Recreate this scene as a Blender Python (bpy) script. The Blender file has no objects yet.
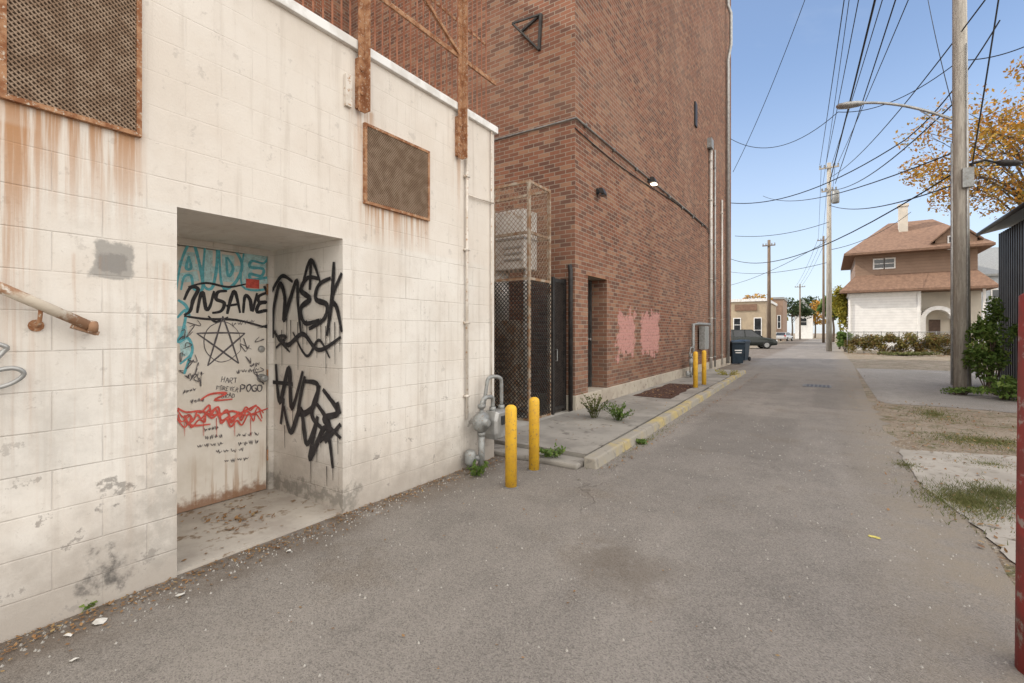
import bpy, math, random
from mathutils import Vector, Matrix
random.seed(11)
TH=math.atan2(315,470); S=math.sin(TH); C=math.cos(TH); F=470.0; H=1.5; HY=332.0
CAM=Vector((0,0,H)); V=Vector
def ray(px,py):
    u=(px-512)/F; v=(HY-py)/F
    return V((-S+C*u, C+S*u, v))
def G(px,py,z=0):
    r=ray(px,py); return CAM+r*((z-H)/r.z)
def PX(px,py,X):
    r=ray(px,py); return CAM+r*(X/r.x)
def PY(px,py,Y):
    r=ray(px,py); return CAM+r*(Y/r.y)
def PT(px,py,t): return CAM+ray(px,py)*t
sc=bpy.context.scene; col=sc.collection
# ------------------------------------------------------------------ node helpers
def mat(name,rough=.85,metal=0,spec=.3):
    m=bpy.data.materials.new(name); m.use_nodes=True; nt=m.node_tree
    b=nt.nodes['Principled BSDF']; b.inputs['Roughness'].default_value=rough
    b.inputs['Metallic'].default_value=metal; b.inputs['Specular IOR Level'].default_value=spec
    return m,nt,b
def setin(nt,sock,v):
    if isinstance(v,bpy.types.NodeSocket): nt.links.new(v,sock)
    elif isinstance(v,(tuple,list)) and len(v)==3 and sock.type=='RGBA': sock.default_value=(*v,1)
    else: sock.default_value=v
def node(nt,t,props=None,**ins):
    n=nt.nodes.new(t)
    for k,v in (props or {}).items(): setattr(n,k,v)
    for k,v in ins.items(): setin(nt,n.inputs[k.replace('_',' ')],v)
    return n
def mth(nt,op,a,b=0.5,clamp=False):
    n=nt.nodes.new('ShaderNodeMath'); n.operation=op; n.use_clamp=clamp
    setin(nt,n.inputs[0],a); setin(nt,n.inputs[1],b); return n.outputs[0]
def mix(nt,f,a,b,blend='MIX'):
    n=nt.nodes.new('ShaderNodeMix'); n.data_type='RGBA'; n.blend_type=blend
    setin(nt,n.inputs[0],f); setin(nt,n.inputs[6],a); setin(nt,n.inputs[7],b); return n.outputs[2]
def coords(nt,pos=False,scale=(1,1,1)):
    if pos: o=nt.nodes.new('ShaderNodeNewGeometry').outputs['Position']
    else: o=nt.nodes.new('ShaderNodeTexCoord').outputs['Object']
    if scale!=(1,1,1):
        n=nt.nodes.new('ShaderNodeVectorMath'); n.operation='MULTIPLY'
        nt.links.new(o,n.inputs[0]); n.inputs[1].default_value=scale; o=n.outputs[0]
    return o
def noise(nt,vec,scale,detail=4,rough=.55,dist=0):
    return node(nt,'ShaderNodeTexNoise',None,Vector=vec,Scale=scale,Detail=detail,Roughness=rough,Distortion=dist).outputs['Fac']
def mr(nt,v,a,b,c=0.0,d=1.0,smooth=True):
    n=nt.nodes.new('ShaderNodeMapRange'); n.interpolation_type='SMOOTHSTEP' if smooth else 'LINEAR'
    setin(nt,n.inputs[0],v)
    for i,x in enumerate((a,b,c,d)): n.inputs[i+1].default_value=x
    return n.outputs[0]
def bump(nt,b,h,strength=.4,dist=.01):
    n=node(nt,'ShaderNodeBump',None,Strength=strength,Distance=dist,Height=h); nt.links.new(n.outputs[0],b.inputs['Normal'])
def sep(nt,v):
    n=nt.nodes.new('ShaderNodeSeparateXYZ'); nt.links.new(v,n.inputs[0]); return n.outputs
def comb(nt,x,y,z=0.0):
    n=nt.nodes.new('ShaderNodeCombineXYZ')
    setin(nt,n.inputs[0],x);setin(nt,n.inputs[1],y);setin(nt,n.inputs[2],z); return n.outputs[0]
def plain(name,c1,c2,scale=6,rough=.8,metal=0,b_=.2,c3=None,pos=False,stretch=(1,1,1),lo=.4,hi=.6,bd=.004,spec=.3):
    m,nt,b=mat(name,rough,metal,spec); v=coords(nt,pos,stretch)
    n1=noise(nt,v,scale,6,.6); cc=mix(nt,mr(nt,n1,lo,hi),c1,c2)
    if c3: cc=mix(nt,mr(nt,noise(nt,v,scale*4.3,5,.65),.55,.68),cc,c3)
    nt.links.new(cc,b.inputs['Base Color'])
    if b_: bump(nt,b,noise(nt,v,scale*6,4),b_,bd)
    return m
# ------------------------------------------------------------------ materials
M={}
M['rust']=plain('rusty_steel',(.24,.10,.045),(.40,.22,.12),14,.85,.1,.5,(.55,.48,.39))
M['rustmesh']=plain('rusty_wire',(.23,.155,.105),(.32,.235,.17),14,.85,.1,.3)
M['picket']=plain('rusty_picket',(.36,.16,.095),(.27,.105,.06),9,.85,.1,.3)
M['rustdark']=plain('dark_rusty_mesh',(.15,.10,.07),(.21,.15,.105),20,.85,.1,.4)
M['cagef']=plain('cage_frame',(.40,.34,.27),(.28,.16,.09),8,.7,.2,.3)
M['white']=plain('white_coping',(.78,.775,.76),(.62,.60,.57),5,.6,0,.1)
M['conc']=plain('concrete',(.31,.295,.27),(.38,.36,.33),2,.9,0,.5,(.22,.205,.18),bd=.006)
M['apron']=plain('worn_slab',(.37,.34,.30),(.29,.265,.23),1.5,.9,0,.6,(.22,.195,.16),bd=.008)
M['pave']=plain('pavement_concrete',(.215,.20,.18),(.30,.28,.25),1.1,.9,0,.5,(.15,.135,.12),pos=True,bd=.008)
M['conc2']=plain('recess_concrete',(.36,.32,.28),(.45,.41,.36),2.2,.9,0,.5,(.22,.16,.11),bd=.006)
M['found']=plain('foundation_concrete',(.36,.31,.255),(.44,.39,.32),2,.9,0,.5,(.24,.20,.17),pos=True,bd=.008)
M['kerb']=plain('kerb_paint',(.30,.275,.235),(.40,.32,.15),2.1,.9,0,.6,(.22,.20,.175),pos=True,bd=.01,lo=.42,hi=.62)
M['yellow']=plain('yellow_paint',(.72,.43,.035),(.60,.34,.04),9,.55,0,.25,(.36,.22,.08),lo=.35,hi=.7)
M['grey']=plain('grey_painted_metal',(.31,.32,.315),(.24,.245,.24),12,.5,.3,.15,(.2,.14,.1))
M['galv']=plain('galvanised_steel',(.42,.42,.41),(.32,.32,.315),8,.45,.5,.12)
M['duct']=plain('dull_duct',(.62,.60,.57),(.50,.47,.43),3,.5,.15,.15,(.36,.26,.18))
M['black']=plain('black_metal',(.022,.021,.021),(.04,.036,.034),10,.5,.1,.15)
M['shed']=plain('black_corrugated',(.03,.03,.033),(.05,.05,.052),2,.45,.1,.1)
M['darkglass']=plain('dark_glass',(.02,.023,.026),(.035,.04,.045),1,.12,0,0,spec=.6)
M['conduit']=plain('painted_conduit',(.66,.61,.55),(.56,.50,.43),7,.6,0,.15,(.36,.2,.1))
M['rail']=plain('peeling_rail',(.55,.48,.39),(.30,.17,.10),6,.8,0,.6,(.62,.58,.52),lo=.42,hi=.52)
M['cable']=plain('cable',(.02,.02,.022),(.03,.03,.03),3,.7,0,0)
M['pole']=plain('weathered_pole',(.46,.425,.37),(.33,.30,.26),3,.9,0,.6,(.22,.195,.165),stretch=(7,7,.5),bd=.012)
M['pole2']=plain('brown_pole',(.20,.15,.11),(.13,.095,.07),3,.9,0,.6,stretch=(7,7,.5),bd=.012)
M['bin']=plain('blue_plastic',(.014,.024,.036),(.02,.034,.05),4,.5,0,.1)
M['mulch']=plain('mulch',(.105,.05,.035),(.06,.032,.024),16,.95,0,1,(.19,.13,.09),bd=.03)
M['redpaint']=plain('chipped_red',(.28,.045,.04),(.20,.05,.042),4,.65,0,.6,(.32,.26,.23),lo=.42,hi=.58)
M['roofs']=plain('brown_shingle',(.235,.145,.10),(.18,.11,.078),5,.9,0,.5,(.14,.09,.065))
M['tan']=plain('tan_stucco',(.42,.34,.24),(.36,.29,.21),1.5,.9,0,.2)
M['cream']=plain('cream_render',(.60,.55,.47),(.54,.50,.43),1.5,.9,0,.2)
M['trim']=plain('white_trim',(.80,.79,.77),(.72,.71,.69),3,.6,0,.05)
M['bark']=plain('bark',(.12,.09,.065),(.075,.055,.042),5,.95,0,.7,bd=.02)
M['door']=plain('brown_door',(.13,.085,.065),(.10,.065,.05),4,.6,0,.1)
M['tyre']=plain('tyre',(.015,.015,.015),(.02,.02,.02),5,.85,0,0)
M['paper']=plain('paper',(.66,.64,.60),(.5,.48,.44),9,.9,0,.2)
M['sandstone']=plain('stone',(.42,.35,.27),(.36,.29,.22),6,.9,0,.4)
M['drain']=plain('dark_iron',(.05,.047,.045),(.08,.075,.07),9,.7,.2,.3)
M['iron']=plain('grey_iron',(.22,.21,.20),(.15,.145,.14),9,.7,.2,.3)
def siding(name,c,pitch=.14,axis='z'):
    m,nt,b=mat(name,.7); p=sep(nt,coords(nt,True))
    w=mth(nt,'FRACT',mth(nt,'DIVIDE',p[2 if axis=='z' else 1],pitch))
    n1=noise(nt,coords(nt,True),2,4)
    cc=mix(nt,mr(nt,n1,.35,.65),c,tuple(x*.9 for x in c)); cc=mix(nt,mr(nt,w,.0,.1,1,0),cc,tuple(x*.5 for x in c))
    nt.links.new(cc,b.inputs['Base Color']); bump(nt,b,w,.4,.02); return m
M['whitesid']=siding('white_siding',(.82,.81,.79),.22)
M['bluesid']=siding('grey_blue_siding',(.50,.55,.60),.2)
M['brownsid']=siding('brown_siding',(.29,.195,.14),.25)
def flat(name,c,rough=.6,em=0,gap=0):
    m,nt,b=mat(name,rough); v=coords(nt,True); n1=noise(nt,v,25,5,.6)
    cc=mix(nt,mr(nt,n1,.35,.65),c,tuple(min(1,x*1.35+.01) for x in c)); nt.links.new(cc,b.inputs['Base Color'])
    if em: b.inputs['Emission Color'].default_value=(1,.85,.6,1); b.inputs['Emission Strength'].default_value=em
    if gap: nt.links.new(mr(nt,noise(nt,v,60,4,.7),.32,.42,gap,1.0),b.inputs['Alpha'])
    return m
M['sblack']=flat('black_spray',(.022,.02,.022),gap=.75); M['sthin']=flat('black_marker',(.09,.08,.085))
M['steal']=flat('teal_spray',(.10,.36,.42),gap=.45); M['steal2']=flat('pale_teal_spray',(.38,.55,.56),gap=.1); M['sred']=flat('red_spray',(.50,.08,.06),gap=.4)
M['lamp']=flat('lit_lamp',(.9,.8,.6),.4,6)
M['carblack']=flat('dark_car_paint',(.018,.022,.02),.2); M['carred']=flat('silver_car_paint',(.4,.4,.4),.25)
M['tail']=flat('tail_light',(.35,.01,.01),.3); M['ypaint']=flat('yellow_mark',(.55,.47,.12),gap=.1)
# brick
def brickmat(name,c1,c2,mortar,bw=.225,rh=.078,ms=.007,pink=True):
    m,nt,b=mat(name,.9,0,.2); pos=coords(nt,True); p=sep(nt,pos)
    nx=mth(nt,'ABSOLUTE',sep(nt,nt.nodes.new('ShaderNodeNewGeometry').outputs['Normal'])[0])
    f=mth(nt,'GREATER_THAN',nx,.5)
    u=mth(nt,'ADD',mth(nt,'MULTIPLY',p[1],f),mth(nt,'MULTIPLY',p[0],mth(nt,'SUBTRACT',1.0,f)))
    wv=mth(nt,'MULTIPLY',mth(nt,'SUBTRACT',noise(nt,pos,1.5,2),.5),.012)
    vec=comb(nt,mth(nt,'ADD',u,wv),mth(nt,'ADD',p[2],wv))
    br=node(nt,'ShaderNodeTexBrick',None,Vector=vec,Color1=c1,Color2=c2,Mortar=mortar,Scale=1.0)
    br.inputs['Mortar Size'].default_value=ms; br.inputs['Mortar Smooth'].default_value=.15
    br.inputs['Brick Width'].default_value=bw; br.inputs['Row Height'].default_value=rh; br.inputs['Bias'].default_value=0
    br.offset=.5; cc=br.outputs['Color']
    b2=node(nt,'ShaderNodeTexBrick',None,Vector=vec,Color1=(0,0,0),Color2=(1,1,1),Mortar=(0,0,0),Scale=1.0)
    for k,v in (('Mortar Size',ms),('Mortar Smooth',.1),('Brick Width',bw),('Row Height',rh)): b2.inputs[k].default_value=v
    t=mth(nt,'GREATER_THAN',sep(nt,b2.outputs['Color'])[0],.84); cc=mix(nt,mth(nt,'MULTIPLY',t,.6),cc,(.38,.21,.13))
    t=mth(nt,'MULTIPLY',mth(nt,'LESS_THAN',sep(nt,b2.outputs['Color'])[0],.20),mth(nt,'SUBTRACT',1.0,br.outputs['Fac'])); cc=mix(nt,mth(nt,'MULTIPLY',t,.65),cc,(.065,.042,.038))
    n1=noise(nt,pos,.35,5,.6); cc=mix(nt,mr(nt,n1,.40,.7,0,.22),cc,(.38,.27,.20))
    n3=noise(nt,coords(nt,True,(1,1,.10)),1.3,4,.6); cc=mix(nt,mr(nt,n3,.50,.80,0,.38),cc,(.085,.052,.04))
    cc=mix(nt,mr(nt,mth(nt,'ADD',p[2],mth(nt,'MULTIPLY',noise(nt,pos,2,4),1.2)),.8,2.2,.25,0),cc,(.10,.07,.055))
    if pink:
        d=noise(nt,pos,5,5,.65)
        dy=mth(nt,'ADD',p[1],mth(nt,'MULTIPLY',mth(nt,'SUBTRACT',d,.5),.9)); dz=mth(nt,'ADD',p[2],mth(nt,'MULTIPLY',mth(nt,'SUBTRACT',d,.5),1.2))
        for (y0,y1,z0,z1) in ((9.65,10.8,.95,1.95),(11.2,12.7,.95,2.0)):
            k=mth(nt,'MULTIPLY',mr(nt,dy,y0,y0+.08),mr(nt,dy,y1-.08,y1,1,0)); k=mth(nt,'MULTIPLY',k,mth(nt,'MULTIPLY',mr(nt,dz,z0,z0+.08),mr(nt,dz,z1-.08,z1,1,0)))
            k=mth(nt,'MULTIPLY',mth(nt,'MULTIPLY',k,f),mr(nt,noise(nt,pos,16,4,.7),.36,.50,.3,1)); cc=mix(nt,mth(nt,'MULTIPLY',k,.85),cc,(.54,.28,.25))
    nt.links.new(cc,b.inputs['Base Color'])
    bump(nt,b,mth(nt,'ADD',mth(nt,'MULTIPLY',br.outputs['Fac'],-1.0),mth(nt,'MULTIPLY',noise(nt,pos,60,3),.5)),.8,.01)
    return m
M['brick']=brickmat('red_brick',(.285,.120,.072),(.150,.066,.044),(.31,.26,.205))
# painted block wall
def blockmat():
    m,nt,b=mat('painted_block',.8); pos=coords(nt,True); p=sep(nt,pos)
    nx=mth(nt,'ABSOLUTE',sep(nt,nt.nodes.new('ShaderNodeNewGeometry').outputs['Normal'])[0]); f=mth(nt,'GREATER_THAN',nx,.5)
    u=mth(nt,'ADD',mth(nt,'MULTIPLY',p[1],f),mth(nt,'MULTIPLY',p[0],mth(nt,'SUBTRACT',1.0,f)))
    wv=mth(nt,'MULTIPLY',mth(nt,'SUBTRACT',noise(nt,pos,3,3),.5),.012)
    br=node(nt,'ShaderNodeTexBrick',None,Vector=comb(nt,mth(nt,'ADD',mth(nt,'ADD',u,.12),wv),mth(nt,'ADD',mth(nt,'ADD',p[2],.03),wv)),Scale=1.0,Color1=(.735,.70,.65),Color2=(.70,.665,.615),Mortar=(0,0,0))
    br.inputs['Mortar Size'].default_value=.006; br.inputs['Mortar Smooth'].default_value=1.0
    br.inputs['Brick Width'].default_value=.405; br.inputs['Row Height'].default_value=.2045
    jf=mth(nt,'MULTIPLY',br.outputs['Fac'],mth(nt,'MULTIPLY',mr(nt,p[2],2.2,2.7,1,.5),mr(nt,noise(nt,pos,2.3,4),.35,.62,.35,1)))
    cc=mix(nt,mr(nt,noise(nt,pos,.8,3),.4,.6),(.735,.70,.65),(.695,.66,.61))
    cc=mix(nt,mth(nt,'MULTIPLY',jf,.62),cc,(.46,.425,.38))
    n1=noise(nt,pos,1.3,6,.6)
    cc=mix(nt,mr(nt,n1,.40,.68,0,.6),cc,(.60,.535,.465))
    cc=mix(nt,mr(nt,noise(nt,pos,5,7,.7),.48,.72,0,.4),cc,(.56,.515,.46))
    cc=mix(nt,mr(nt,noise(nt,pos,26,6,.75),.58,.68,0,.35),cc,(.44,.40,.35))
    cc=mix(nt,mr(nt,p[2],2.25,2.30,0,.38),cc,(.66,.585,.51))
    st=noise(nt,coords(nt,True,(3,7,.35)),1.6,5,.65)
    cc=mix(nt,mr(nt,st,.50,.75,0,.42),cc,(.42,.36,.30))
    g=mth(nt,'ADD',p[2],mth(nt,'MULTIPLY',mth(nt,'SUBTRACT',noise(nt,pos,3.5,6,.65),.5),1.3))
    cc=mix(nt,mr(nt,g,-.05,.75,.85,0),cc,(.36,.32,.28))
    ch=noise(nt,pos,7,8,.72); chm=mth(nt,'MULTIPLY',mr(nt,ch,.60,.64),mr(nt,p[2],.25,1.4,1,.3))
    cc=mix(nt,chm,cc,(.34,.31,.28))
    nd=noise(nt,pos,8,5,.65); ne=noise(nt,pos,11,5,.65)
    def box(y0,y1,z0,z1,s=.06,w=.55):
        dd=mth(nt,'ADD',p[1],mth(nt,'MULTIPLY',mth(nt,'SUBTRACT',nd,.5),w)); dz=mth(nt,'ADD',p[2],mth(nt,'MULTIPLY',mth(nt,'SUBTRACT',ne,.5),w))
        k=mth(nt,'MULTIPLY',mr(nt,dd,y0-s,y0+s),mr(nt,dd,y1-s,y1+s,1,0)); return mth(nt,'MULTIPLY',mth(nt,'MULTIPLY',k,mr(nt,dz,z0-s,z0+s)),mr(nt,dz,z1-s,z1+s,1,0))
    cc=mix(nt,mth(nt,'MULTIPLY',box(.86,.98,.08,.27,.06),.85),cc,(.08,.075,.07))
    cc=mix(nt,mth(nt,'MULTIPLY',box(.86,1.04,.60,.66,.02),.6),cc,(.12,.11,.10))
    cc=mix(nt,mth(nt,'MULTIPLY',box(.835,1.035,1.80,2.0,.012,.14),.85),cc,(.30,.285,.265))
    cc=mix(nt,mth(nt,'MULTIPLY',box(.86,1.0,1.84,1.93,.01,.12),.6),cc,(.20,.19,.18))
    cc=mix(nt,mth(nt,'MULTIPLY',box(.55,.8,.75,1.15,.15),.35),cc,(.36,.34,.31))
    cc=mix(nt,mth(nt,'MULTIPLY',box(1.9,2.6,.05,.16,.05),.6),cc,(.16,.15,.13))
    cc=mix(nt,mth(nt,'MULTIPLY',box(1.12,1.24,.1,1.6,.05),.35),cc,(.30,.28,.25))
    rs=noise(nt,coords(nt,True,(2,16,.5)),1.3,5,.65)
    def rust(y0,y1,z0,z1,a,lo=.42):
        nonlocal cc
        k=mth(nt,'MULTIPLY',mr(nt,p[1],y0-.05,y0+.04),mr(nt,p[1],y1-.04,y1+.05,1,0)); k=mth(nt,'MULTIPLY',k,mr(nt,p[2],z0,z1,0,1,False)); k=mth(nt,'MULTIPLY',k,mr(nt,p[2],z1,z1+.03,1,0))
        k=mth(nt,'MULTIPLY',mth(nt,'MULTIPLY',k,mr(nt,rs,lo,lo+.2)),a); cc=mix(nt,k,cc,(.40,.20,.085))
    rust(.50,1.06,2.05,2.64,.95,.38); rust(.45,.62,.7,2.5,.75,.40); rust(2.62,3.42,2.25,2.60,.85,.40); rust(2.5,2.75,2.7,3.4,.6); rust(3.8,3.95,2.7,3.4,.6); rust(.2,1.2,.2,1.9,.35,.52)
    nt.links.new(cc,b.inputs['Base Color'])
    h=mth(nt,'ADD',mth(nt,'MULTIPLY',jf,-1.0),mth(nt,'MULTIPLY',noise(nt,pos,70,4,.7),.5))
    bump(nt,b,h,.5,.007); return m
M['block']=blockmat()
def doormat_():
    m,nt,b=mat('dirty_white_door',.6); pos=coords(nt,True); p=sep(nt,pos)
    n1=noise(nt,pos,2.5,6,.6); cc=mix(nt,mr(nt,n1,.4,.65),(.76,.71,.64),(.66,.60,.52))
    e=noise(nt,coords(nt,True,(1,14,.6)),1.5,5,.65)
    k=mth(nt,'MULTIPLY',mr(nt,e,.50,.64),mr(nt,p[2],.1,.6,1,0)); cc=mix(nt,mth(nt,'MULTIPLY',k,.65),cc,(.40,.24,.13))
    ed=mth(nt,'ADD',p[2],mth(nt,'MULTIPLY',mth(nt,'SUBTRACT',noise(nt,pos,20,4),.5),.2)); cc=mix(nt,mr(nt,ed,.06,.16,.9,0),cc,(.25,.13,.07))
    nt.links.new(cc,b.inputs['Base Color']); bump(nt,b,noise(nt,pos,30,3),.15,.003); return m
M['steeldoor']=doormat_()
def asphalt(name,base,warm,patch=True):
    m,nt,b=mat(name,.92,0,.2); pos=coords(nt,True); p=sep(nt,pos)
    n1=noise(nt,pos,.35,6,.6); cc=mix(nt,mr(nt,n1,.38,.64),base,warm)
    n2=noise(nt,pos,2.2,8,.72); cc=mix(nt,mr(nt,n2,.42,.70,0,.65),cc,tuple(x*.72 for x in base))
    n4=noise(nt,coords(nt,True,(1.0,.22,1)),1.1,5,.6); cc=mix(nt,mr(nt,n4,.5,.68,0,.5),cc,tuple(x*1.28 for x in warm))
    n5=noise(nt,pos,.9,7,.7); cc=mix(nt,mr(nt,n5,.54,.66,0,.5),cc,(base[0]*.82,base[1]*.74,base[2]*.64))
    vo=node(nt,'ShaderNodeTexVoronoi',None,Vector=pos,Scale=165.0); ag=sep(nt,vo.outputs['Color'])[0]
    cc=mix(nt,mr(nt,ag,.3,1,0,.42,False),cc,tuple(x*1.7 for x in warm))
    cc=mix(nt,mr(nt,ag,.0,.3,.45,0),cc,tuple(x*.42 for x in base))
    ds=nt.nodes.new('ShaderNodeVectorMath'); ds.operation='MULTIPLY_ADD'
    nn=node(nt,'ShaderNodeTexNoise',None,Vector=pos,Scale=2.0,Detail=5.0); nt.links.new(nn.outputs['Color'],ds.inputs[0]); ds.inputs[1].default_value=(.9,.9,0); nt.links.new(pos,ds.inputs[2])
    vc=node(nt,'ShaderNodeTexVoronoi',{'feature':'DISTANCE_TO_EDGE'},Vector=ds.outputs[0],Scale=.42)
    ck=mth(nt,'MULTIPLY',mr(nt,vc.outputs['Distance'],.0015,.005,1,0),mr(nt,noise(nt,pos,.6,3),.50,.62))
    if patch:
        dx=mth(nt,'ADD',p[0],mth(nt,'MULTIPLY',mth(nt,'SUBTRACT',n2,.5),.35)); dy=mth(nt,'ADD',p[1],mth(nt,'MULTIPLY',mth(nt,'SUBTRACT',n2,.5),.35))
        for x0,x1,y0,y1,a in ((-1.75,-.35,6.2,9.5,.20),(-.3,.6,11,15,.25),(-2.0,-.9,13,17,.18)):
            k=mth(nt,'MULTIPLY',mth(nt,'MULTIPLY',mr(nt,dx,x0,x0+.1),mr(nt,dx,x1-.1,x1,1,0)),mth(nt,'MULTIPLY',mr(nt,dy,y0,y0+.1),mr(nt,dy,y1-.1,y1,1,0)))
            cc=mix(nt,mth(nt,'MULTIPLY',k,a),cc,tuple(x*.5 for x in base))
    cc=mix(nt,mth(nt,'MULTIPLY',ck,.4),cc,(.08,.07,.06))
    if patch:
        q=nt.nodes.new('ShaderNodeVectorMath'); q.operation='DISTANCE'; nt.links.new(ds.outputs[0],q.inputs[0]); q.inputs[1].default_value=(-.62,3.30,0)
        cc=mix(nt,mth(nt,'MULTIPLY',mr(nt,q.outputs['Value'],.05,.5,.45,0),mr(nt,n2,.40,.52,.0,1)),cc,(.12,.095,.07))
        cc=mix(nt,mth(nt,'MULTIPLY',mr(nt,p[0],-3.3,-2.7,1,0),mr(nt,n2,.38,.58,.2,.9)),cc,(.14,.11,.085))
        cc=mix(nt,mth(nt,'MULTIPLY',mr(nt,p[0],.0,.85,0,1),mr(nt,n2,.35,.6,.15,.8)),cc,(.27,.23,.18))
    nt.links.new(cc,b.inputs['Base Color'])
    bump(nt,b,mth(nt,'ADD',mth(nt,'MULTIPLY',vo.outputs['Distance'],-1.0),mth(nt,'MULTIPLY',ck,-1.5)),.6,.005); return m
M['asphalt']=asphalt('alley_asphalt',(.188,.171,.155),(.226,.205,.184))
M['asphalt2']=asphalt('pale_asphalt',(.235,.22,.20),(.275,.255,.235),False)
def dirt():
    m,nt,b=mat('dirt',.95); pos=coords(nt,True)
    cc=mix(nt,mr(nt,noise(nt,pos,.9,7,.65),.4,.62),(.22,.17,.12),(.30,.25,.195))
    cc=mix(nt,mr(nt,noise(nt,pos,3,7,.7),.5,.62),cc,(.13,.12,.06))
    vo=node(nt,'ShaderNodeTexVoronoi',None,Vector=pos,Scale=38.0); cc=mix(nt,mr(nt,sep(nt,vo.outputs['Color'])[0],.55,1,0,.5),cc,(.38,.34,.28))
    nt.links.new(cc,b.inputs['Base Color']); bump(nt,b,mth(nt,'ADD',noise(nt,pos,25,5,.7),vo.outputs['Distance']),.9,.02); return m
M['dirt']=dirt()
def leafmat(name,cols,trans=.35):
    m,nt,b=mat(name,.6); g=nt.nodes.new('ShaderNodeNewGeometry')
    r=nt.nodes.new('ShaderNodeValToRGB'); nt.links.new(g.outputs['Random Per Island'],r.inputs[0])
    r.color_ramp.elements[0].color=(*cols[0],1); r.color_ramp.elements[1].color=(*cols[-1],1)
    for i,c in enumerate(cols[1:-1]):
        e=r.color_ramp.elements.new((i+1)/(len(cols)-1)); e.color=(*c,1)
    n=noise(nt,coords(nt,True),.9,3); cc=mix(nt,mr(nt,n,.35,.65,0,.45),r.outputs[0],tuple(x*.5 for x in cols[0]))
    nt.links.new(cc,b.inputs['Base Color'])
    t=nt.nodes.new('ShaderNodeBsdfTranslucent'); nt.links.new(cc,t.inputs[0]); ms=nt.nodes.new('ShaderNodeMixShader'); ms.inputs[0].default_value=trans
    nt.links.new(b.outputs[0],ms.inputs[1]); nt.links.new(t.outputs[0],ms.inputs[2]); nt.links.new(ms.outputs[0],nt.nodes['Material Output'].inputs[0]); return m
M['lgreen']=leafmat('green_leaf',[(.08,.14,.03),(.13,.21,.045),(.20,.26,.06)])
M['ldry']=leafmat('dry_grass',[(.10,.13,.035),(.17,.18,.06),(.30,.25,.12)])
M['lorange']=leafmat('autumn_leaf',[(.46,.19,.04),(.52,.29,.05),(.55,.36,.07),(.26,.24,.06)])
M['lyellow']=leafmat('yellow_leaf',[(.36,.30,.04),(.44,.38,.06),(.20,.22,.04)])
M['lred']=leafmat('mixed_vine_leaf',[(.24,.12,.05),(.17,.19,.05),(.34,.25,.08),(.12,.15,.04),(.28,.17,.08)])
M['lbrown']=leafmat('dry_leaf',[(.26,.13,.05),(.34,.20,.09),(.18,.09,.04),(.42,.30,.14)],.1)
M['ldark']=leafmat('dark_leaf',[(.03,.055,.02),(.05,.08,.03),(.07,.09,.03)])
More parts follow.
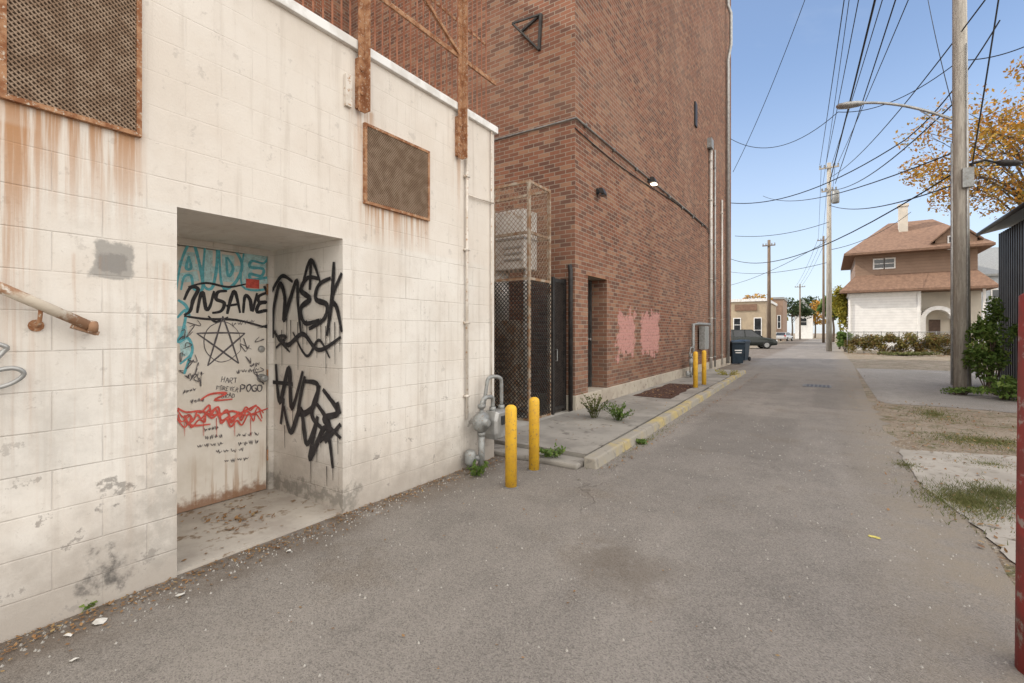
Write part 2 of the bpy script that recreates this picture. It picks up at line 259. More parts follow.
# ------------------------------------------------------------------ mesh builder
WO={}
class MB:
    def __init__(s): s.v=[]; s.f=[]
    def add(s,vs,fs):
        n=len(s.v); s.v+= [V(x) for x in vs]; s.f+= [tuple(i+n for i in f) for f in fs]; return s
    def poly(s,pts): return s.add(pts,[tuple(range(len(pts)))])
    def box(s,x0,x1,y0,y1,z0,z1):
        return s.add([(x0,y0,z0),(x1,y0,z0),(x1,y1,z0),(x0,y1,z0),(x0,y0,z1),(x1,y0,z1),(x1,y1,z1),(x0,y1,z1)],
            [(3,2,1,0),(4,5,6,7),(0,1,5,4),(1,2,6,5),(2,3,7,6),(3,0,4,7)])
    def bar(s,a,b,w,h=None,up=V((0,0,1))):
        a=V(a); b=V(b); h=h or w; d=(b-a).normalized()
        if abs(d.dot(up))>.95: up=V((1,0,0))
        x=d.cross(up).normalized()*w/2; y=x.cross(d).normalized()*h/2
        vs=[a-x-y,a+x-y,a+x+y,a-x+y,b-x-y,b+x-y,b+x+y,b-x+y]
        return s.add(vs,[(3,2,1,0),(4,5,6,7),(0,1,5,4),(1,2,6,5),(2,3,7,6),(3,0,4,7)])
    def tube(s,pts,r,seg=8):
        pts=[V(p) for p in pts]; n=len(pts); rs=r if isinstance(r,(list,tuple)) else [r]*n
        ups=None; vs=[]; fs=[]
        for i,p in enumerate(pts):
            d=(pts[min(i+1,n-1)]-pts[max(i-1,0)]).normalized()
            if ups is None:
                ups=V((0,0,1)) if abs(d.z)<.9 else V((1,0,0))
            x=d.cross(ups).normalized(); y=x.cross(d).normalized(); ups=y
            for k in range(seg):
                a=2*math.pi*k/seg; vs.append(p+(x*math.cos(a)+y*math.sin(a))*rs[i])
        for i in range(n-1):
            for k in range(seg):
                k2=(k+1)%seg; fs.append((i*seg+k,(i+1)*seg+k,(i+1)*seg+k2,i*seg+k2))
        fs.append(tuple(range(seg))); fs.append(tuple(reversed(range((n-1)*seg,n*seg))))
        return s.add(vs,fs)
    def lathe(s,c,prof,seg=20,axis=2):
        c=V(c); vs=[]; fs=[]
        for (r,z) in prof:
            for k in range(seg):
                a=2*math.pi*k/seg; q=[r*math.cos(a),r*math.sin(a)]
                if axis==2: w=V((q[0],q[1],z))
                elif axis==0: w=V((z,q[0],q[1]))
                else: w=V((q[1],z,q[0]))
                vs.append(c+w)
        n=len(prof)
        for i in range(n-1):
            for k in range(seg):
                k2=(k+1)%seg; fs.append((i*seg+k,i*seg+k2,(i+1)*seg+k2,(i+1)*seg+k))
        fs.append(tuple(reversed(range(seg)))); fs.append(tuple(range((n-1)*seg,n*seg)))
        return s.add(vs,fs)
    def grid(s,o,uv,vv,w,h,sp,r):
        nrm=uv.cross(vv).normalized()*r*1.3
        c=-w+sp*.5
        while c<h:
            a0=max(0,-c); a1=min(w,h-c)
            if a1-a0>.005: s.bar(o+uv*a0+vv*(a0+c),o+uv*a1+vv*(a1+c),2*r,1.2*r,nrm)
            c+=sp
        c=sp*.5
        while c<w+h:
            a0=max(0,c-h); a1=min(w,c)
            if a1-a0>.005: s.bar(o+nrm+uv*a0+vv*(c-a0),o+nrm+uv*a1+vv*(c-a1),2*r,1.2*r,nrm)
            c+=sp
    def leaves(s,lobes,n,size,flat_=0):
        for _ in range(n):
            c,r=random.choice(lobes)
            d=V((random.gauss(0,1),random.gauss(0,1),random.gauss(0,1))).normalized()*(random.random()**.45)
            p=V((c[0]+d.x*r[0],c[1]+d.y*r[1],max(.02,c[2]+d.z*r[2]))); s.leaf(p,size*random.uniform(.6,1.4))
        return s
    def leaf(s,p,sz,tilt=1.0):
        a=V((random.uniform(-1,1),random.uniform(-1,1),random.uniform(-1,1)*tilt)).normalized()
        b=a.cross(V((random.uniform(-1,1)*tilt,random.uniform(-1,1)*tilt,1))).normalized()
        a*=sz; b*=sz*.55
        s.add([p-a,p-b,p+a,p+b],[(0,1,2,3)])
    def build(s,name,m,parent=None,smooth=False,bev=0,origin=None):
        if parent is not None: o=WO[parent.name]
        elif origin is not None: o=V(origin)
        else:
            xs=[v.x for v in s.v]; ys=[v.y for v in s.v]; zs=[v.z for v in s.v]
            o=V(((min(xs)+max(xs))/2,(min(ys)+max(ys))/2,min(zs)))
        me=bpy.data.meshes.new(name); me.from_pydata([tuple(v-o) for v in s.v],[],s.f); me.materials.append(M[m]); me.update()
        if smooth:
            for p in me.polygons: p.use_smooth=len(p.vertices)<=4
        ob=bpy.data.objects.new(name,me); col.objects.link(ob)
        if parent is not None: ob.parent=parent
        else: ob.location=o
        WO[ob.name]=o.copy()
        if bev:
            b=ob.modifiers.new('bevel','BEVEL'); b.width=bev; b.segments=2; b.limit_method='ANGLE'
        return ob
def tag(o,label=None,cat=None,group=None,kind=None):
    for k,v in (('label',label),('category',cat),('group',group),('kind',kind)):
        if v: o[k]=v
    return o
def root(name,loc,label,cat,group=None,kind=None):
    o=bpy.data.objects.new(name,None); o.location=loc; col.objects.link(o); WO[o.name]=V(loc); o.empty_display_size=.2
    return tag(o,label,cat,group,kind)
def dup(r,loc,label=None):
    c=r.copy(); col.objects.link(c); c.location=loc
    if label: c['label']=label
    for ch in list(r.children):
        d=ch.copy(); col.objects.link(d); d.parent=c
        for g in ch.children:
            e=g.copy(); col.objects.link(e); e.parent=d
    return c
def smooth_path(pts,sub=5):
    pts=[V(p) for p in pts]
    if len(pts)<3: return pts
    out=[]
    for i in range(len(pts)-1):
        p0=pts[max(i-1,0)];p1=pts[i];p2=pts[i+1];p3=pts[min(i+2,len(pts)-1)]
        for k in range(sub):
            t=k/sub; out.append(.5*((2*p1)+(p2-p0)*t+(2*p0-5*p1+4*p2-p3)*t*t+(3*p1-p0-3*p2+p3)*t**3))
    out.append(pts[-1]); return out
# ------------------------------------------------------------------ ground
def sheet(name,pts,z,m,label,cat):
    mb=MB().poly([(p[0],p[1],z) for p in pts]); return tag(mb.build(name,m),label,cat,None,'structure')
sheet('ground',[(-400,-60),(400,-60),(400,600),(-400,600)],0,'dirt','bare brown earth and thin grass around the alley','ground')
def rough_edge(a,b,n,amp):
    out=[]
    for i in range(n):
        t=i/n; out.append((a[0]+(b[0]-a[0])*t+random.uniform(-amp,amp),a[1]+(b[1]-a[1])*t+random.uniform(-amp,amp)*.5))
    return out
al=[(-3.8,-8),(.85,-8)]+rough_edge((.9,0),(.95,4.4),14,.03)+rough_edge((.95,4.4),(.78,7.5),16,.05)+rough_edge((.78,7.5),(.8,13),24,.09)+[(1.0,26),(.9,120),(-5.5,120),(-5.5,24.3),(-3.8,24.3)]
sheet('alley',al,.004,'asphalt','worn grey brown asphalt alley running past the brick building','alley')
sheet('side_driveway',rough_edge((.8,12.6),(9,12.0),20,.15)+[(9,25),(1.0,24)],.006,'asphalt2','pale cracked asphalt driveway opening off the right of the alley','driveway')
sl0=[G(898,450),G(1016,457),G(1060,470),G(1100,640),G(1010,560),G(985,535),G(955,510),G(930,493),G(915,478)]
sl=[]
for i in range(len(sl0)): sl+=rough_edge(sl0[i],sl0[(i+1)%len(sl0)],7,.02)
sheet('concrete_apron',sl,.011,'apron','worn pale concrete apron beside the right edge of the alley','pavement')
mb=MB().box(-4.40,-3.32,1.20,2.45,-.02,.025); tag(mb.build('recess_floor','conc2'),'stained concrete floor inside the doorway recess','floor',None,'structure')
mb=MB()
mb.add([(-3.76,4.95,0),(-2.29,4.95,0),(-2.41,9,0),(-2.53,14,0),(-2.63,19,0),(-3.76,19,0)]+[(-3.76,4.95,.1),(-2.29,4.95,.1),(-2.41,9,.1),(-2.53,14,.1),(-2.63,19,.1),(-3.76,19,.1)],
 [(6,7,8,9,10,11),(0,1,7,6),(1,2,8,7),(2,3,9,8),(3,4,10,9),(4,5,11,10)])
tag(mb.build('pavement','pave'),'raised concrete pavement along the foot of the brick building','pavement',None,'structure')
mb=MB()
ks=[(-2.24+(-.026)*(y-4.75),y) for y in [4.75+i*.95 for i in range(16)]]
for i in range(15):
    (xa,ya),(xb,yb)=ks[i],ks[i+1]; j=random.uniform(-.012,.012); ya+=.012
    mb.add([(xa-.0,ya,0),(xa+.16,ya,0),(xb+.16,yb,0),(xb,yb,0),(xa,ya,.115+j),(xa+.14,ya,.11+j),(xb+.14,yb,.11+j),(xb,yb,.115+j)],[(4,5,6,7),(0,1,5,4),(1,2,6,5),(2,3,7,6),(3,0,4,7)])
tag(mb.build('kerb','kerb',bev=.016),'chipped kerb with faded yellow paint edging the pavement','kerb',None,'structure')
mb=MB().box(-3.76,-2.25,4.62,4.93,0,.06); tag(mb.build('pavement_step','pave',bev=.02),'low broken concrete edge at the near end of the pavement','pavement',None,'structure')
mb=MB().box(-9.9,-3.765,4.56,7.55,0,.08); tag(mb.build('passage_floor','conc'),'concrete floor of the gap between the two buildings','floor',None,'structure')
sheet('mulch_bed',rough_edge((-3.55,10.0),(-2.75,10.0),6,.05)+rough_edge((-2.75,10.0),(-2.80,13.0),12,.04)+rough_edge((-2.80,13.0),(-3.55,13.0),6,.05)+rough_edge((-3.55,13.0),(-3.55,10.0),12,.04),.106,'mulch','dark brown mulch bed set into the pavement','bed')
# ------------------------------------------------------------------ painted block building
XW=-3.3; ZT=3.9
R=root('block_building',(XW,1.8,0),'low white painted concrete block building with graffiti covered doorway recess','building')
mb=MB()
mb.box(-12,XW,-7,1.246,0,ZT); mb.box(-12,XW,2.43,4.54,0,ZT); mb.box(-12,XW,1.246,2.43,2.265,ZT); mb.box(-12,-4.40,1.246,2.43,0,2.265)
mb.build('wall','block',R)
MB().box(-18,-10,-7,4.53,3.9,12).build('shade_storey','brick',R)  # unseen storey, added only to keep the sun off the alley
tag(MB().box(-10.25,-10.0,4.545,7.6,0,12).build('shade_end_wall','brick'),'brick sun blocking wall added at the far end of the gap between the buildings','wall')  # added wall, stops sunlight reaching the alley through the gap
MB().box(-3.46,-3.262,-7,4.575,3.865,3.945).build('coping','white',R,bev=.006)
mb=MB().box(-4.385,-4.36,1.30,2.375,.03,2.20); dr=mb.build('door','steeldoor',R,bev=.004); tag(dr,'dirty cream steel door covered in graffiti')
mb=MB(); mb.box(-4.40,-4.335,2.382,2.43,.025,2.265); mb.box(-4.40,-4.335,1.246,1.293,.025,2.265); mb.box(-4.40,-4.335,1.294,2.381,2.207,2.264)
mb.build('door_frame','block',R)
kp=PX(261,349,-4.36); kp2=PX(261,378,-4.36)
MB().lathe(kp,[(.03,0),(.03,.014),(.016,.02)],16,0).build('deadbolt','galv',dr,smooth=True)
MB().lathe(kp2,[(.04,0),(.04,.008),(.016,.012),(.016,.04),(.032,.045),(.034,.065),(.02,.08)],16,0).build('door_knob','galv',dr,smooth=True)
for z in (.35,1.1,1.9): MB().tube([(-4.345,2.378,z-.05),(-4.345,2.378,z+.05)],.009,8).build('hinge','rust',dr)
# graffiti tools
OFF=[0.0]
def stroke(mb,pts,wpx,plane,val,nrm,sub=5,taper=False,off=0):
    f=PX if plane=='x' else PY
    P=smooth_path([(a,b,0) for a,b in pts],sub); OFF[0]+=.00006; n=len(P); vs=[];fs=[]
    base=.0015+OFF[0]+off
    W=[]
    for i,q in enumerate(P):
        w3=f(q.x,q.y,val); W.append(w3+nrm*(base+i*.000004))
    for i in range(n):
        d=(W[min(i+1,n-1)]-W[max(i-1,0)])
        if d.length<1e-6: d=V((0,0,1))
        d.normalize(); sidev=d.cross(nrm).normalized()
        t=(W[i]-CAM).dot(V((-S,C,0))); wm=wpx/2*t/F
        if taper: wm*=1-.6*i/(n-1)
        elif n>4: wm*=.65+.5*math.sin(math.pi*min(1,(i+1)/n*1.0))
        wm*=random.uniform(.92,1.08)
        vs+=[W[i]-sidev*wm,W[i]+sidev*wm]
    for i in range(n-1): fs.append((2*i,2*i+1,2*i+3,2*i+2))
    mb.add(vs,fs)
NX=V((1,0,0)); NY=V((0,-1,0)); DX=-4.36; RY=2.43
def dstroke(mb,pts,w,**k): stroke(mb,pts,w,'x',DX,NX,**k)
def rstroke(mb,pts,w,**k): stroke(mb,pts,w,'y',RY,NY,**k)
g=MB()
for pts,w in (([(180,278),(198,276)],10),([(190,252),(190,270)],9),([(208,250),(208,284)],8),([(228,255),(228,282)],12),([(248,254),(247,284)],9),([(248,256),(268,258)],7),([(246,282),(268,280)],7),([(182,326),(186,356)],8),([(178,262),(214,270),(266,266)],6)): dstroke(g,pts,w)
g.build('pale_teal_graffiti','steal2',dr)
g=MB()
for pts in ([(176,290),(181,262),(189,244),(195,247),(203,286),(194,289),(191,276),(184,277),(181,290)],[(189,256),(186,268),(191,268),(189,257)],[(204,244),(217,248),(213,286),(203,283),(205,245)],
            [(219,247),(222,286),(234,284),(242,266),(234,250),(219,247)],[(226,257),(228,276),(233,268),(227,257)],[(244,250),(267,253),(264,263),(252,261),(250,267),(263,269),(261,276),(250,274),(252,280),(268,278),(266,289),(242,286),(244,250)],
            [(177,318),(186,310),(183,330),(178,342),(188,338),(192,352),(180,364)],[(178,300),(186,306),(190,318)],[(192,352),(184,374)]): dstroke(g,pts,2.6)
o=g.build('teal_graffiti','steal',dr); tag(o,'teal outlined spray paint letters across the top of the door')
g=MB()
for pts,w in (([(184,300),(190,288),(198,289),(193,300),(190,311),(184,315)],3.2),([(197,313),(200,297),(203,293),(206,309),(210,306),(214,291)],3.2),([(227,291),(218,292),(216,299),(224,303),(221,311),(212,313)],3.2),([(227,314),(231,298),(235,292),(240,313)],3.2),([(226,306),(239,304)],2.4),
            ([(243,313),(245,296),(250,300),(252,311),(257,293)],3.2),([(269,292),(259,296),(259,302),(266,302),(259,304),(257,312),(268,311),(271,323),(261,327)],3.2),([(188,287),(206,283),(228,287),(246,284)],2),([(184,316),(206,319),(236,320),(268,328)],2.2),([(264,286),(270,300)],2.6),([(208,316),(216,322),(228,317)],2)): dstroke(g,pts,w)
g.build('black_graffiti_tag','sblack',dr)
g=MB()
ct=(222,342); ar=[(ct[0]+19*math.cos(a)+random.uniform(-1,1),ct[1]+20*math.sin(a)+random.uniform(-1,1)) for a in [i*math.pi/8 for i in range(17)]]
dstroke(g,ar,.7,sub=3)
st=[(ct[0]+26*math.sin(a)+random.uniform(-2,2),ct[1]-27*math.cos(a)+random.uniform(-2,2)) for a in [i*4*math.pi/5 for i in range(6)]]; st[5]=st[0]
for i in range(5): q=st[i]; r_=st[i+1]; dstroke(g,[q,((q[0]+r_[0])/2+random.uniform(-.6,.6),(q[1]+r_[1])/2+random.uniform(-.6,.6)),r_],1.5)
GL={'H':[[(0,0),(0,1)],[(.6,0),(.6,1)],[(0,.5),(.6,.5)]],'A':[[(0,0),(.3,1)],[(.3,1),(.6,0)],[(.12,.4),(.5,.4)]],'R':[[(0,0),(0,1)],[(0,1),(.55,.9),(.5,.55),(0,.5)],[(.1,.5),(.6,0)]],
'T':[[(.3,0),(.3,1)],[(0,1),(.6,1)]],'P':[[(0,0),(0,1)],[(0,1),(.55,.9),(.5,.5),(0,.45)]],'O':[[(.3,0),(0,.3),(.05,.8),(.3,1),(.6,.8),(.6,.25),(.3,0)]],'G':[[(.6,.85),(.3,1),(0,.6),(.15,.05),(.6,.1),(.6,.45),(.35,.45)]],
'F':[[(0,0),(0,1)],[(0,1),(.55,1)],[(0,.5),(.4,.5)]],'E':[[(.55,0),(0,0)],[(0,0),(0,1)],[(0,1),(.55,1)],[(0,.5),(.4,.5)]],'V':[[(0,1),(.3,0)],[(.3,0),(.6,1)]],'B':[[(0,0),(0,1)],[(0,1),(.5,.85),(.1,.52),(.6,.3),(.4,0),(0,0)]],'D':[[(0,0),(0,1)],[(0,1),(.5,.8),(.55,.2),(0,0)]]}
def write(mb,txt,x,y,s,w,slope=0):
    for ch in txt:
        for sk in GL.get(ch,[]): dstroke(mb,[(x+a*s+b*.8+random.uniform(-.5,.5),y-b*s+random.uniform(-.6,.6)) for a,b in sk],w,sub=3)
        x+=s*.8; y+=random.uniform(-.9,.7)
write(g,'HART',221,382,5,.6); write(g,'FOREVER',216,390,4.0,.55); write(g,'BRAD',221,398,4.4,.55)
write(g,'POGO',240,392,7,1.2)
for (x,y,w) in ((232,324,26),(236,372,26),(205,438,20),(197,446,30),(236,436,26),(216,452,32),(224,461,28),(238,444,24),(183,392,14),(250,366,10),(186,376,20),(190,402,16),(204,430,16)):
    n_=26; pts=[(x+i*w/n_+random.uniform(-.6,.6),y+(1 if i%2 else -1)*random.uniform(.3,2.4)-i*.12) for i in range(n_)]
    for k in range(0,n_-4,6): dstroke(g,pts[k:k+5],.6,sub=2)
for _ in range(22):
    x=random.choice((random.uniform(183,198),random.uniform(246,262))); y=random.uniform(318,384); dstroke(g,[(x,y),(x+random.uniform(-7,7),y+random.uniform(-7,7)),(x+random.uniform(-7,7),y+random.uniform(-7,7)),(x+random.uniform(-5,5),y+random.uniform(-5,5))],.7)
g.build('marker_scribbles','sthin',dr)
g=MB()
for k in range(3):
    pts=[]; n_=18
    for i in range(n_): pts.append((178+i*88/n_+random.uniform(-2,2),412+k*4+(1 if i%2 else -1)*random.uniform(1.5,5)+4*math.sin(i*.7)))
    dstroke(g,pts,1.7)
for pts in ([(177,408),(186,412),(200,411),(214,415),(232,411),(246,415),(268,408)],[(200,400),(210,394),(226,393),(214,400),(232,399)],[(184,415),(190,425),(210,424)],[(226,420),(256,405)]): dstroke(g,pts,1.9)
for x in (184,203,216,234,250): dstroke(g,[(x,418),(x+.2,436)],.8,taper=True)
g.build('red_graffiti','sred',dr)
MB().box(-4.357,-4.354,*sorted((PX(246,282,-4.357).y,PX(259,282,-4.357).y)),PX(250,288,-4.357).z,PX(250,279,-4.357).z).build('sticker','sred',dr)
g=MB()
for pts,w in (([(274,338),(275,308),(281,284),(286,298),(285,320),(291,300),(298,281),(299,304),(302,332)],5.2),([(271,296),(277,284),(284,276),(294,282)],3.8),([(321,279),(309,278),(302,290),(311,299),(302,308),(306,323),(321,320)],5.2),
    ([(332,278),(320,285),(317,299),(328,305),(325,319),(310,329)],5),([(335,262),(333,298),(328,336)],5.2),([(343,273),(333,298),(338,308),(343,332)],5),([(303,288),(312,260),(322,284)],4),([(312,262),(311,290)],4),
    ([(274,330),(288,345),(304,334),(320,350),(342,337)],4.4),([(277,348),(287,337),(279,338),(291,352)],3),([(294,332),(308,356),(320,340),(331,358)],3.0),
    ([(277,364),(281,402),(290,368),(293,408),(304,371)],5.6),([(274,382),(294,384)],4),([(306,376),(300,412),(314,407),(319,385),(305,381)],5.6),([(321,385),(313,414),(325,430)],5.2),([(324,389),(339,412),(325,419),(342,438)],5.6),
    ([(285,406),(292,432),(302,409),(308,444),(319,416)],5.6),([(319,416),(311,459),(327,427),(334,468)],5.6),([(326,442),(342,424)],4.4),([(285,398),(282,424)],4.4),([(338,402),(341,414)],6),([(317,402),(331,426),(321,442)],5)):
    rstroke(g,pts,w,sub=8)
for x,y0,y1 in ((277,330,360),(283,330,366),(288,318,352),(292,320,350),(299,322,370),(304,320,350),(308,320,345),(318,322,358),(322,318,344),(327,326,374),(331,328,350),(336,322,364),(341,326,352),(312,455,482),(318,440,462),(334,460,480),(294,402,432),(303,408,440),(322,424,448),(339,430,454),(286,425,448),(328,466,486)): rstroke(g,[(x,y0),(x+.3,y1)],1.3,taper=True)
o=g.build('black_wall_graffiti','sblack',R); tag(o,'big black spray paint tag on the side wall of the recess')
def grille(y0,y1,z0,z1):
    fr=MB(); x0,x1=XW+.0,XW+.03; w=.024
    fr.box(x0,x1,y0,y0+w,z0,z1); fr.box(x0,x1,y1-w,y1,z0,z1); fr.box(x0,x1,y0+w,y1-w,z0,z0+w); fr.box(x0,x1,y0+w,y1-w,z1-w,z1)
    fo=fr.build('window','rust',R)
    MB().box(x0,x0+.004,y0+w,y1-w,z0+w,z1-w).build('pane','rustdark',fo)
    mg=MB(); mg.grid(V((x0+.018,y0+w,z0+w)),V((0,1,0)),V((0,0,1)),y1-y0-2*w,z1-z0-2*w,.027,.0036)
    mg.build('wire_mesh','rustmesh',fo)
    return fo
tag(grille(2.63,3.42,2.60,3.29),'rusty mesh covered window right of the recess'); tag(grille(.50,1.06,2.62,3.45),'rusty mesh covered window above left of the recess')
mb=MB(); p=PX(467,300,XW+.03); y=p.y
mb.tube([(XW+.03,y,.55),(XW+.03,y,3.86)],.016,10); mb.tube([(XW+.03,y,3.0),(XW+.03,4.50,3.02)],.01,8); mb.tube([(XW+.02,4.46,.3),(XW+.02,4.46,3.86)],.009,8)
for z in (.8,1.6,2.4,3.2): mb.box(XW,XW+.05,y-.03,y+.03,z-.012,z+.012)
mb.build('conduit','conduit',R,smooth=True)
# handrail at left
mb=MB(); a=PX(-60,262,XW+.09); b=PX(92,327,XW+.09); mb.tube([a,b],.026,12); mb.lathe((b.x-.0,b.y,b.z),[(.03,-.02),(.035,0),(.03,.02)],10,1)
hr=root('handrail',(a.x,(a.y+b.y)/2,1.4),'peeling rusty sloping handrail ending on the wall left of the recess','handrail')
mb.build('rail','rail',hr,smooth=True)
e_=MB(); c0=a.lerp(b,.86); e_.bar(c0+V((-.03,0,-.035)),b+V((-.03,.03,-.035)),.06,.02); e_.build('end_plate','rail',hr)
br=MB(); q=a.lerp(b,.62); br.tube(smooth_path([(XW,q.y,q.z-.1),(XW+.06,q.y,q.z-.09),(XW+.09,q.y,q.z-.02)],4),.009,8); br.lathe((XW,q.y,q.z-.1),[(.03,0),(.03,.008)],12,0); br.build('bracket','rust',hr,smooth=True)
hk=root('wall_hook',PX(0,392,XW+.05),'bent grey metal rod hooks on the wall below the handrail','bracket')
pts=[PX(-30,338,XW+.05),PX(5,346,XW+.06),PX(3,352,XW+.05),PX(-8,362,XW+.05)]; MB().tube(smooth_path(pts,4),.011,8).build('upper_rod','galv',hk,smooth=True)
pts=[PX(-20,374,XW+.05),PX(12,368,XW+.06),PX(24,374,XW+.06),PX(10,384,XW+.05),PX(-20,392,XW+.05)]; MB().tube(smooth_path(pts,4),.011,8).build('lower_rod','galv',hk,smooth=True)
# rusty roof fence
fx=XW+.045
RF=root('guard_fence',(fx,3.2,3.35),'tall rusty steel picket fence fixed to the block building parapet','fence')
for yc in (2.58,3.86):
    pm=MB(); pm.box(XW+.046,XW+.056,yc-.034,yc+.034,3.35,6.0); pm.box(XW+.056,XW+.12,yc+.025,yc+.034,3.35,6.0)
    for z in (3.5,3.7): pm.lathe((XW+.056,yc-.01,z),[(.014,0),(.014,.012)],6,0)
    pm.box(XW,XW+.044,yc-.03,yc+.02,3.38,3.80)
    pm.build('post','rust',RF)
mb=MB(); mb.box(XW+.002,XW+.03,2.44,2.50,3.36,3.62); mb.build('wall_plate','conduit',RF)
for z in (4.42,5.6):
    MB().box(fx-.02,fx+.0,1.5,4.52,z,z+.045).build('rail','rust',RF)
for z in (4.0,4.95): MB().box(-3.425,-3.412,1.5,4.52,z,z+.03).build('rail','rust',RF)
y=1.52
while y<4.53:
    MB().box(-3.408,-3.400,y,y+.013,3.945,5.8).build('picket','picket',RF); y+=.088
dg=MB(); dg.bar((fx,2.6,5.15),(fx,3.86,4.45),.03,.035); dg.build('brace','rust',RF)
# ------------------------------------------------------------------ brick building
XB=-3.75; YB=7.62; YE=24.1; ZB=19.5
B=root('brick_building',(XB,15,0),'tall red brick building with flat windowless side along the alley','building')
mb=MB(); d0,d1,dz0,dz1=8.17,9.09,.36,2.57
mb.box(-20,XB,YB,d0,.36,ZB); mb.box(-20,XB,d1,YE,.36,ZB); mb.box(-20,XB,d0,d1,dz1,ZB); mb.box(-20,XB-.45,d0,d1,.36,dz1)
mb.build('wall','brick',B)
MB().box(-20.02,XB+.035,YB-.035,YE+.02,0,.357).build('foundation','found',B,bev=.01)
MB().box(-20.1,XB+.08,YB-.08,YE+.08,ZB,ZB+.25).build('coping','sandstone',B)
fr=MB(); fr.box(XB-.42,XB-.33,d0,d0+.06,.36,dz1); fr.box(XB-.42,XB-.33,d1-.06,d1,.36,dz1); fr.box(XB-.42,XB-.33,d0+.06,d1-.06,dz1-.06,dz1)
df=MB().box(XB-.40,XB-.36,d0+.06,d1-.06,.37,dz1-.06).build('door','black',B); fr.build('door_frame','drain',df)
hd=MB(); hd.lathe((XB-.36,d1-.14,1.35),[(.03,0),(.03,.01),(.012,.012),(.012,.05),(.026,.055),(.026,.07)],12,0); hd.build('handle','galv',df,smooth=True)
MB().box(XB-.02,XB+.006,d0-.1,d1+.1,dz1,dz1+.012).build('lintel','rust',B)
cz=5.32
mb=MB(); mb.tube([(-7,YB-.03,cz+.02),(XB+.03,YB-.03,cz),(XB+.03,18.5,cz+.1),(XB+.03,19.2,cz-.1)],.018,8)
for y in [8+i*1.4 for i in range(8)]: mb.box(XB,XB+.06,y-.02,y+.02,cz-.03,cz+.04)
mb.build('conduit','iron',B,smooth=True)
mb=MB(); pts=[PX(575,128,XB+.02),PX(600,150,XB+.02),PX(620,166,XB+.02),PX(646,184,XB+.02),PX(680,206,XB+.02),PX(706,228,XB+.02)]; mb.tube(smooth_path(pts),.011,6); mb.build('cable','cable',B)
def vpipe(px,ytop,ybot,r,m,name,off=.06,both=True):
    p=PX(px,300,XB+off); zt=PX(px,ytop,XB+off).z; zb=max(.12,PX(px,ybot,XB+off).z); mb=MB(); mb.tube([(XB+off,p.y,zb),(XB+off,p.y,zt)],r,10)
    z=zb+.4
    while z<zt: mb.box(XB,XB+off+r*1.1,p.y-r*1.2,p.y+r*1.2,z-.02,z+.02); z+=1.5
    return mb.build(name,m,B,smooth=True)
vpipe(711,140,384,.055,'duct','riser_pipe',.08); vpipe(715,150,384,.035,'galv','riser_pipe'); vpipe(722,200,380,.04,'duct','riser_pipe')
p=PX(728,300,XB+.1); mb=MB(); mb.tube([(XB+.1,p.y,.12),(XB+.1,p.y,13.6),(XB+.22,p.y,14.2),(XB+.22,p.y,15.6),(XB+.1,p.y,16.0),(XB+.1,p.y,19.4)],.07,10)
mb.build('downspout','galv',B,smooth=True)
bx=MB(); q=PX(711,142,XB+.1); bx.box(XB+.001,XB+.16,q.y-.2,q.y+.2,q.z-.25,q.z+.1); bx.build('junction_box','grey',B)
a=PX(694,125,XB); vt=MB()
vt.box(XB,XB+.05,a.y,a.y+.3,a.z,a.z+.8); vt.build('vent','black',B)
Bp=PY(541,14,YB-.03); Cp=PY(539,50,YB-.03); br=MB()
br.bar(Bp,Cp,.05); br.bar(PY(521,32,YB-.03),Bp,.04); br.bar(PY(521,32,YB-.03),Cp,.04); br.bar(PY(521,32,YB-.03)+V((0,-.3,0)),Bp,.03); br.bar(PY(521,32,YB-.03)+V((0,-.3,0)),Cp,.03)
tag(br.build('wall_bracket','drain'),'dark triangular iron bracket high on the narrow brick face','bracket')
def walllamp(px,py,lit,label):
    p=PX(px,py,XB); r=root('wall_lamp',p,label,'lamp'); k=.75 if lit else .62
    def T(m):
        for v in m.v: v.x=XB+(v.x-XB)*k; v.y=p.y+(v.y-p.y)*k; v.z=p.z+(v.z-p.z)*k
        return m
    m=MB(); m.box(XB,XB+.05,p.y-.07,p.y+.07,p.z-.07,p.z+.1); m.tube([(XB+.04,p.y,p.z+.04),(XB+.14,p.y,p.z+.05)],.018,8); T(m).build('mount','black',r)
    h=MB(); h.add([(XB+.10,p.y-.13,p.z-.06),(XB+.10,p.y+.13,p.z-.06),(XB+.10,p.y+.10,p.z+.10),(XB+.10,p.y-.10,p.z+.10),(XB+.30,p.y-.13,p.z-.12),(XB+.30,p.y+.13,p.z-.12),(XB+.22,p.y+.10,p.z+.08),(XB+.22,p.y-.10,p.z+.08)],
      [(3,2,1,0),(4,5,6,7),(0,1,5,4),(1,2,6,5),(2,3,7,6),(3,0,4,7)]); T(h).build('housing','black',r)
    l=MB(); l.box(XB+.12,XB+.28,p.y-.105,p.y+.105,p.z-.16,p.z-.125); T(l).build('lens','lamp' if lit else 'darkglass',r)
walllamp(597,192,False,'small unlit dark flood lamp on the brick wall nearer the corner'); walllamp(648,181,True,'small lit wall lamp farther along the brick wall')
